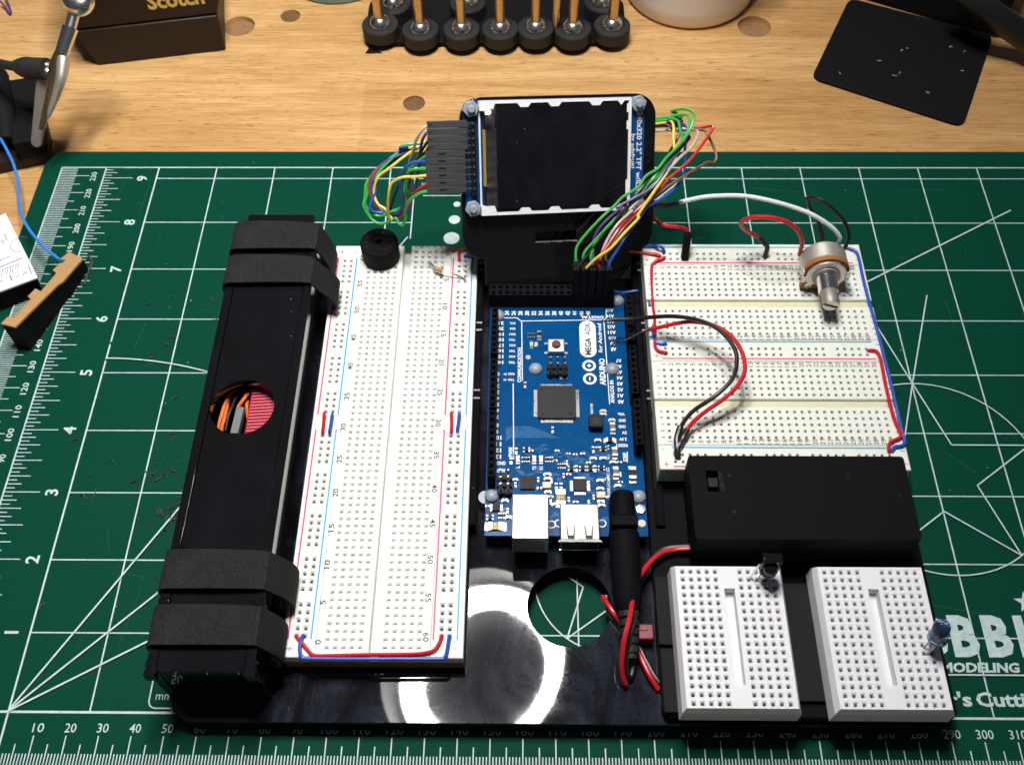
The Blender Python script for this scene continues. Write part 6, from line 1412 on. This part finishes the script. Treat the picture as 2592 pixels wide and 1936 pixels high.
# stand of bolts
bs = thing('bolt_stand', 'black slotted stand plate under the row of bolts at the back', 'stand', (145, 328, -2))
mb = MB(); mb.prism(rect_poly(82.5, 208.5, 318, 352, 6), -1.98, 1.2); build(mb, 'plate', 'blackmatte', bs, bevel=0.4)
first = None
POS = [(90.6, 322.9, 'first from the left in the front row'), (110.1, 319.1, 'second from the left in the front row'), (129.6, 319.3, 'third from the left in the front row'), (148.0, 319.6, 'at the middle of the front row'), (164.9, 320.1, 'beside the brass pin in the front row'), (182.5, 319.4, 'just right of the brass pin in the front row'), (201.3, 321.8, 'at the right end of the front row'),
       (95.6, 338.6, 'behind the leftmost front bolt'), (131.9, 339.5, 'behind the third front bolt'), (197.3, 339.5, 'behind the rightmost front bolts')]
for i, (x, y, wh) in enumerate(POS):
    if first is None:
        first = thing('footed_bolt', '', 'bolt', (x, y, 1.3), 'bolts with rubber feet standing in the stand')
        mb = MB(); mb.lathe([(8.2, 0), (8.7, 0.5), (8.7, 6.2), (8.3, 6.7), (6.0, 6.7), (5.6, 6.2), (0, 6.2)], (x, y, 1.3), seg=40); build(mb, 'rubber_foot', 'rubber', first)
        mb = MB(); mb.lathe([(5.2, 0), (5.0, 1.2), (4.3, 2.6), (3.0, 3.8), (2.3, 4.3), (0, 4.4)], (x, y, 7.6), seg=32); build(mb, 'domed_nut', 'chrome', first, smooth=60)
        mb = MB(); mb.cyl((x, y, 11.9), (x, y, 62), 2.3, 2.3, 20); build(mb, 'brass_rod', 'brass', first)
        o = first
    else:
        o = copy_tree(first, None, (x, y, 1.3))
    o['label'] = 'rubber footed brass bolt ' + wh
    o['category'] = 'bolt'
mb = MB(); mb.lathe([(0.9, 0), (1.6, 4), (2.0, 12), (2.0, 55)], (174.29, 319.67, 8.0)[:2] + (8,), (0.02, 0, 1), 18)
props(build(mb, 'brass_pin', 'brass', None, loc=(174.29, 319.67, 8.0)[:2] + (8,)), 'pale brass tapered pin standing between two of the front bolts', 'pin')
# crockery at the back
cu = thing('white_pot', 'white glazed pot with round foot behind the right end of the bolts', 'pot', (241.7, 361.5, -2))
mb = MB(); mb.lathe([(29.0, 0), (30.6, 0.6), (32, 3), (33.0, 10), (34, 40), (34.6, 70), (33.4, 70), (31, 8), (0, 6)], (241.7, 361.5, -1.98), seg=64); build(mb, 'body', 'ceramicwhite', cu, smooth=60)
tl = thing('teal_dish', 'pale teal dish showing its rim at the top of the picture', 'dish', (64, 378, -2))
mb = MB(); mb.lathe([(25, 0), (27.6, 0.8), (28.5, 6), (30, 30), (28.8, 30), (27, 5), (0, 3)], (64, 378, -1.98), seg=56); build(mb, 'body', 'teal', tl, smooth=60)
# black pad, box and hose at the right rear
pd = thing('black_pad', 'matte black rounded pad specked with lint lying on the bench', 'pad', (340, 310, -2))
c0, c1, c2, c3 = [Vector(q[:2]) for q in ((293.6, 294.49, -1.0), (356.28, 261.77, -1.0), (385.27, 324.52, -1.0), (321.38, 353.46, -1.0))]
C4 = [c0, c1, c2, c3]; pol = []
for k in range(4):
    p, a, b = C4[k], C4[k - 1], C4[(k + 1) % 4]
    da = (a - p).normalized() * 5.0; dbv = (b - p).normalized() * 5.0
    for t in range(7):
        t_ = t / 6; pol.append(tuple((p + da) * (1 - t_) ** 2 + p * 2 * t_ * (1 - t_) + (p + dbv) * t_ ** 2))
mb = MB(); mb.prism(pol, -1.98, -0.4); build(mb, 'sheet', 'blackmatte', pd, bevel=0.3)
mb = MB(); rn = random.Random(11)
for qx, qy in (((332.3, 295.39, -0.35)[:2]), ((334.93, 297.11, -0.35)[:2]), ((362.27, 315.74, -0.35)[:2]), ((368.76, 312.51, -0.35)[:2]), ((327.1, 305.48, -0.35)[:2]), ((342.63, 314.69, -0.35)[:2]), ((344.71, 283.85, -0.35)[:2]), ((306.94, 297.14, -0.35)[:2]), ((363.73, 298.8, -0.35)[:2]), ((338.61, 313.27, -0.35)[:2])):
    for j in range(3):
        a = rn.uniform(0, 6.28); L_ = rn.uniform(0.5, 1.6); mb.tube([(qx, qy, -0.3), (qx + L_ * math.cos(a), qy + L_ * math.sin(a), -0.1)], 0.14, 5, 2)
build(mb, 'lint', 'crumblight', pd)
ab = thing('black_adapter', 'dark box standing on the rear edge of the black pad', 'box', (360, 345, -0.4))
e0, e1 = Vector((327.07, 353.4, -0.4)[:2]), Vector((385.05, 323.6, -0.4)[:2]); dv = (e1 - e0).normalized(); nv = Vector((-dv.y, dv.x))
if nv.y < 0: nv = -nv
mb = MB(); p = e0 - dv * 12; q = e1 + dv * 2; mb.prism([tuple(p), tuple(q), tuple(q + nv * 40), tuple(p + nv * 40)], -0.35, 26); build(mb, 'case', 'blackmatte', ab, bevel=2.0)
wire('black_hose', 'thick glossy black hose crossing the top right corner', [(355.06, 321.42, 30.0), (365.3, 313.32, 26.0), (376.14, 310.04, 20.0), (387.43, 308.02, 14.0), (398.08, 301.24, 10.0)], 6.0, 'w_black', cat='hose', seg=20)

# ================================================================ shavings and crumbs
rn = random.Random(21); mb = MB()
def shaving(x, y, z0, L_, a, curl=1.0):
    P = [(x, y, z0 + 0.15)]
    for j in range(4):
        a += rn.uniform(-0.5, 0.9) * curl; x += math.cos(a) * L_ / 4; y += math.sin(a) * L_ / 4; P.append((x, y, z0 + 0.2 + rn.uniform(0, 0.5)))
    mb.tube(P, rn.uniform(0.16, 0.32), 5, 3)
for cx_, cy_, sx_, sy_, n_ in ((38, 67, 6, 6, 26), (30, 88, 12, 12, 14), (28, 150, 14, 18, 9), (60, 215, 40, 12, 6), (10, 95, 18, 50, 12)):
    for k in range(n_): shaving(rn.gauss(cx_, sx_ * 0.6), rn.gauss(cy_, sy_ * 0.6), 0, rn.uniform(0.6, 3.2), rn.uniform(0, 6.28))
for p in ((-19.71, 185.08, 0.0), ): 
    mb.tube([(-19.28, 184.64, 0.4), (-17.42, 182.63, 0.6), (-16.4, 180.21, 0.6), (-16.66, 176.94, 0.5), (-16.91, 173.23, 0.4), (-16.87, 169.23, 0.4)], 0.42, 6, 4)
shaving(*(31.28, 116.35, 0.0)[:2], 0, 3, 3.6); shaving(*(2.55, 35.57, 0.0)[:2], 0, 3.5, 3.9); shaving(*(9.0, 159.23, 0.0)[:2], 0, 3.2, 0.1, 0.2); shaving(*(32.69, 88.42, 0.0)[:2], 0, 6, 4.3); shaving(*(29.33, 80.3, 0.0)[:2], 0, 4, 0.6, 0.3); shaving(*(9.1, 72.89, 0.0)[:2], 0, 5, 0.3); shaving(*(-46.41, 161.02, 0.0)[:2], 0, 4, 1.0); shaving(*(31.61, 213.96, 0.0)[:2], 0, 1.5, 1)
props(build(mb, 'plastic_shavings', 'crumb', None), 'dark curled plastic shavings scattered over the left of the green mat', 'shavings', kind='stuff')
mb = MB()
for k in range(46):
    x, y, z0 = rn.uniform(-20, 330), rn.uniform(250, 330), -2
    if k > 26: x, y, z0 = rn.uniform(-10, 50), rn.uniform(30, 240), 0
    if k > 38: x, y, z0 = rn.uniform(292, 330), rn.uniform(60, 240), 0
    r_ = rn.uniform(0.1, 0.32); mb.lathe([(0, 0), (r_, r_ * 0.4), (r_ * 0.7, r_), (0, r_ * 1.2)], (x, y, z0), (rn.uniform(-0.3, 0.3), rn.uniform(-0.3, 0.3), 1), 6)
for x, y in ((129.45, 306.52, -2.0)[:2], (105.89, 300.48, -2.0)[:2], (266.59, 294.33, -2.0)[:2], (307.2, 276.9, -2.0)[:2], (249.48, 248.62, -2.0)[:2], (278.85, 248.62, -2.0)[:2]):
    mb.lathe([(0, 0), (0.5, 0.2), (0.3, 0.5), (0, 0.6)], (x, y, -2), seg=6)
props(build(mb, 'pale_crumbs', 'crumblight', None), 'tiny pale crumbs scattered over the bench and the mat', 'crumbs', kind='stuff')
mb = MB(); p = [(83.09, 313.36, -2.0), (91.43, 313.58, -2.0), (88.41, 316.41, -2.0), (84.76, 317.37, -2.0)]
mb.prism([q[:2] for q in p], -1.99, -1.7); props(build(mb, 'black_scrap', 'blackmatte', None, loc=p[0]), 'small black triangular scrap in front of the left end of the stand', 'scrap')
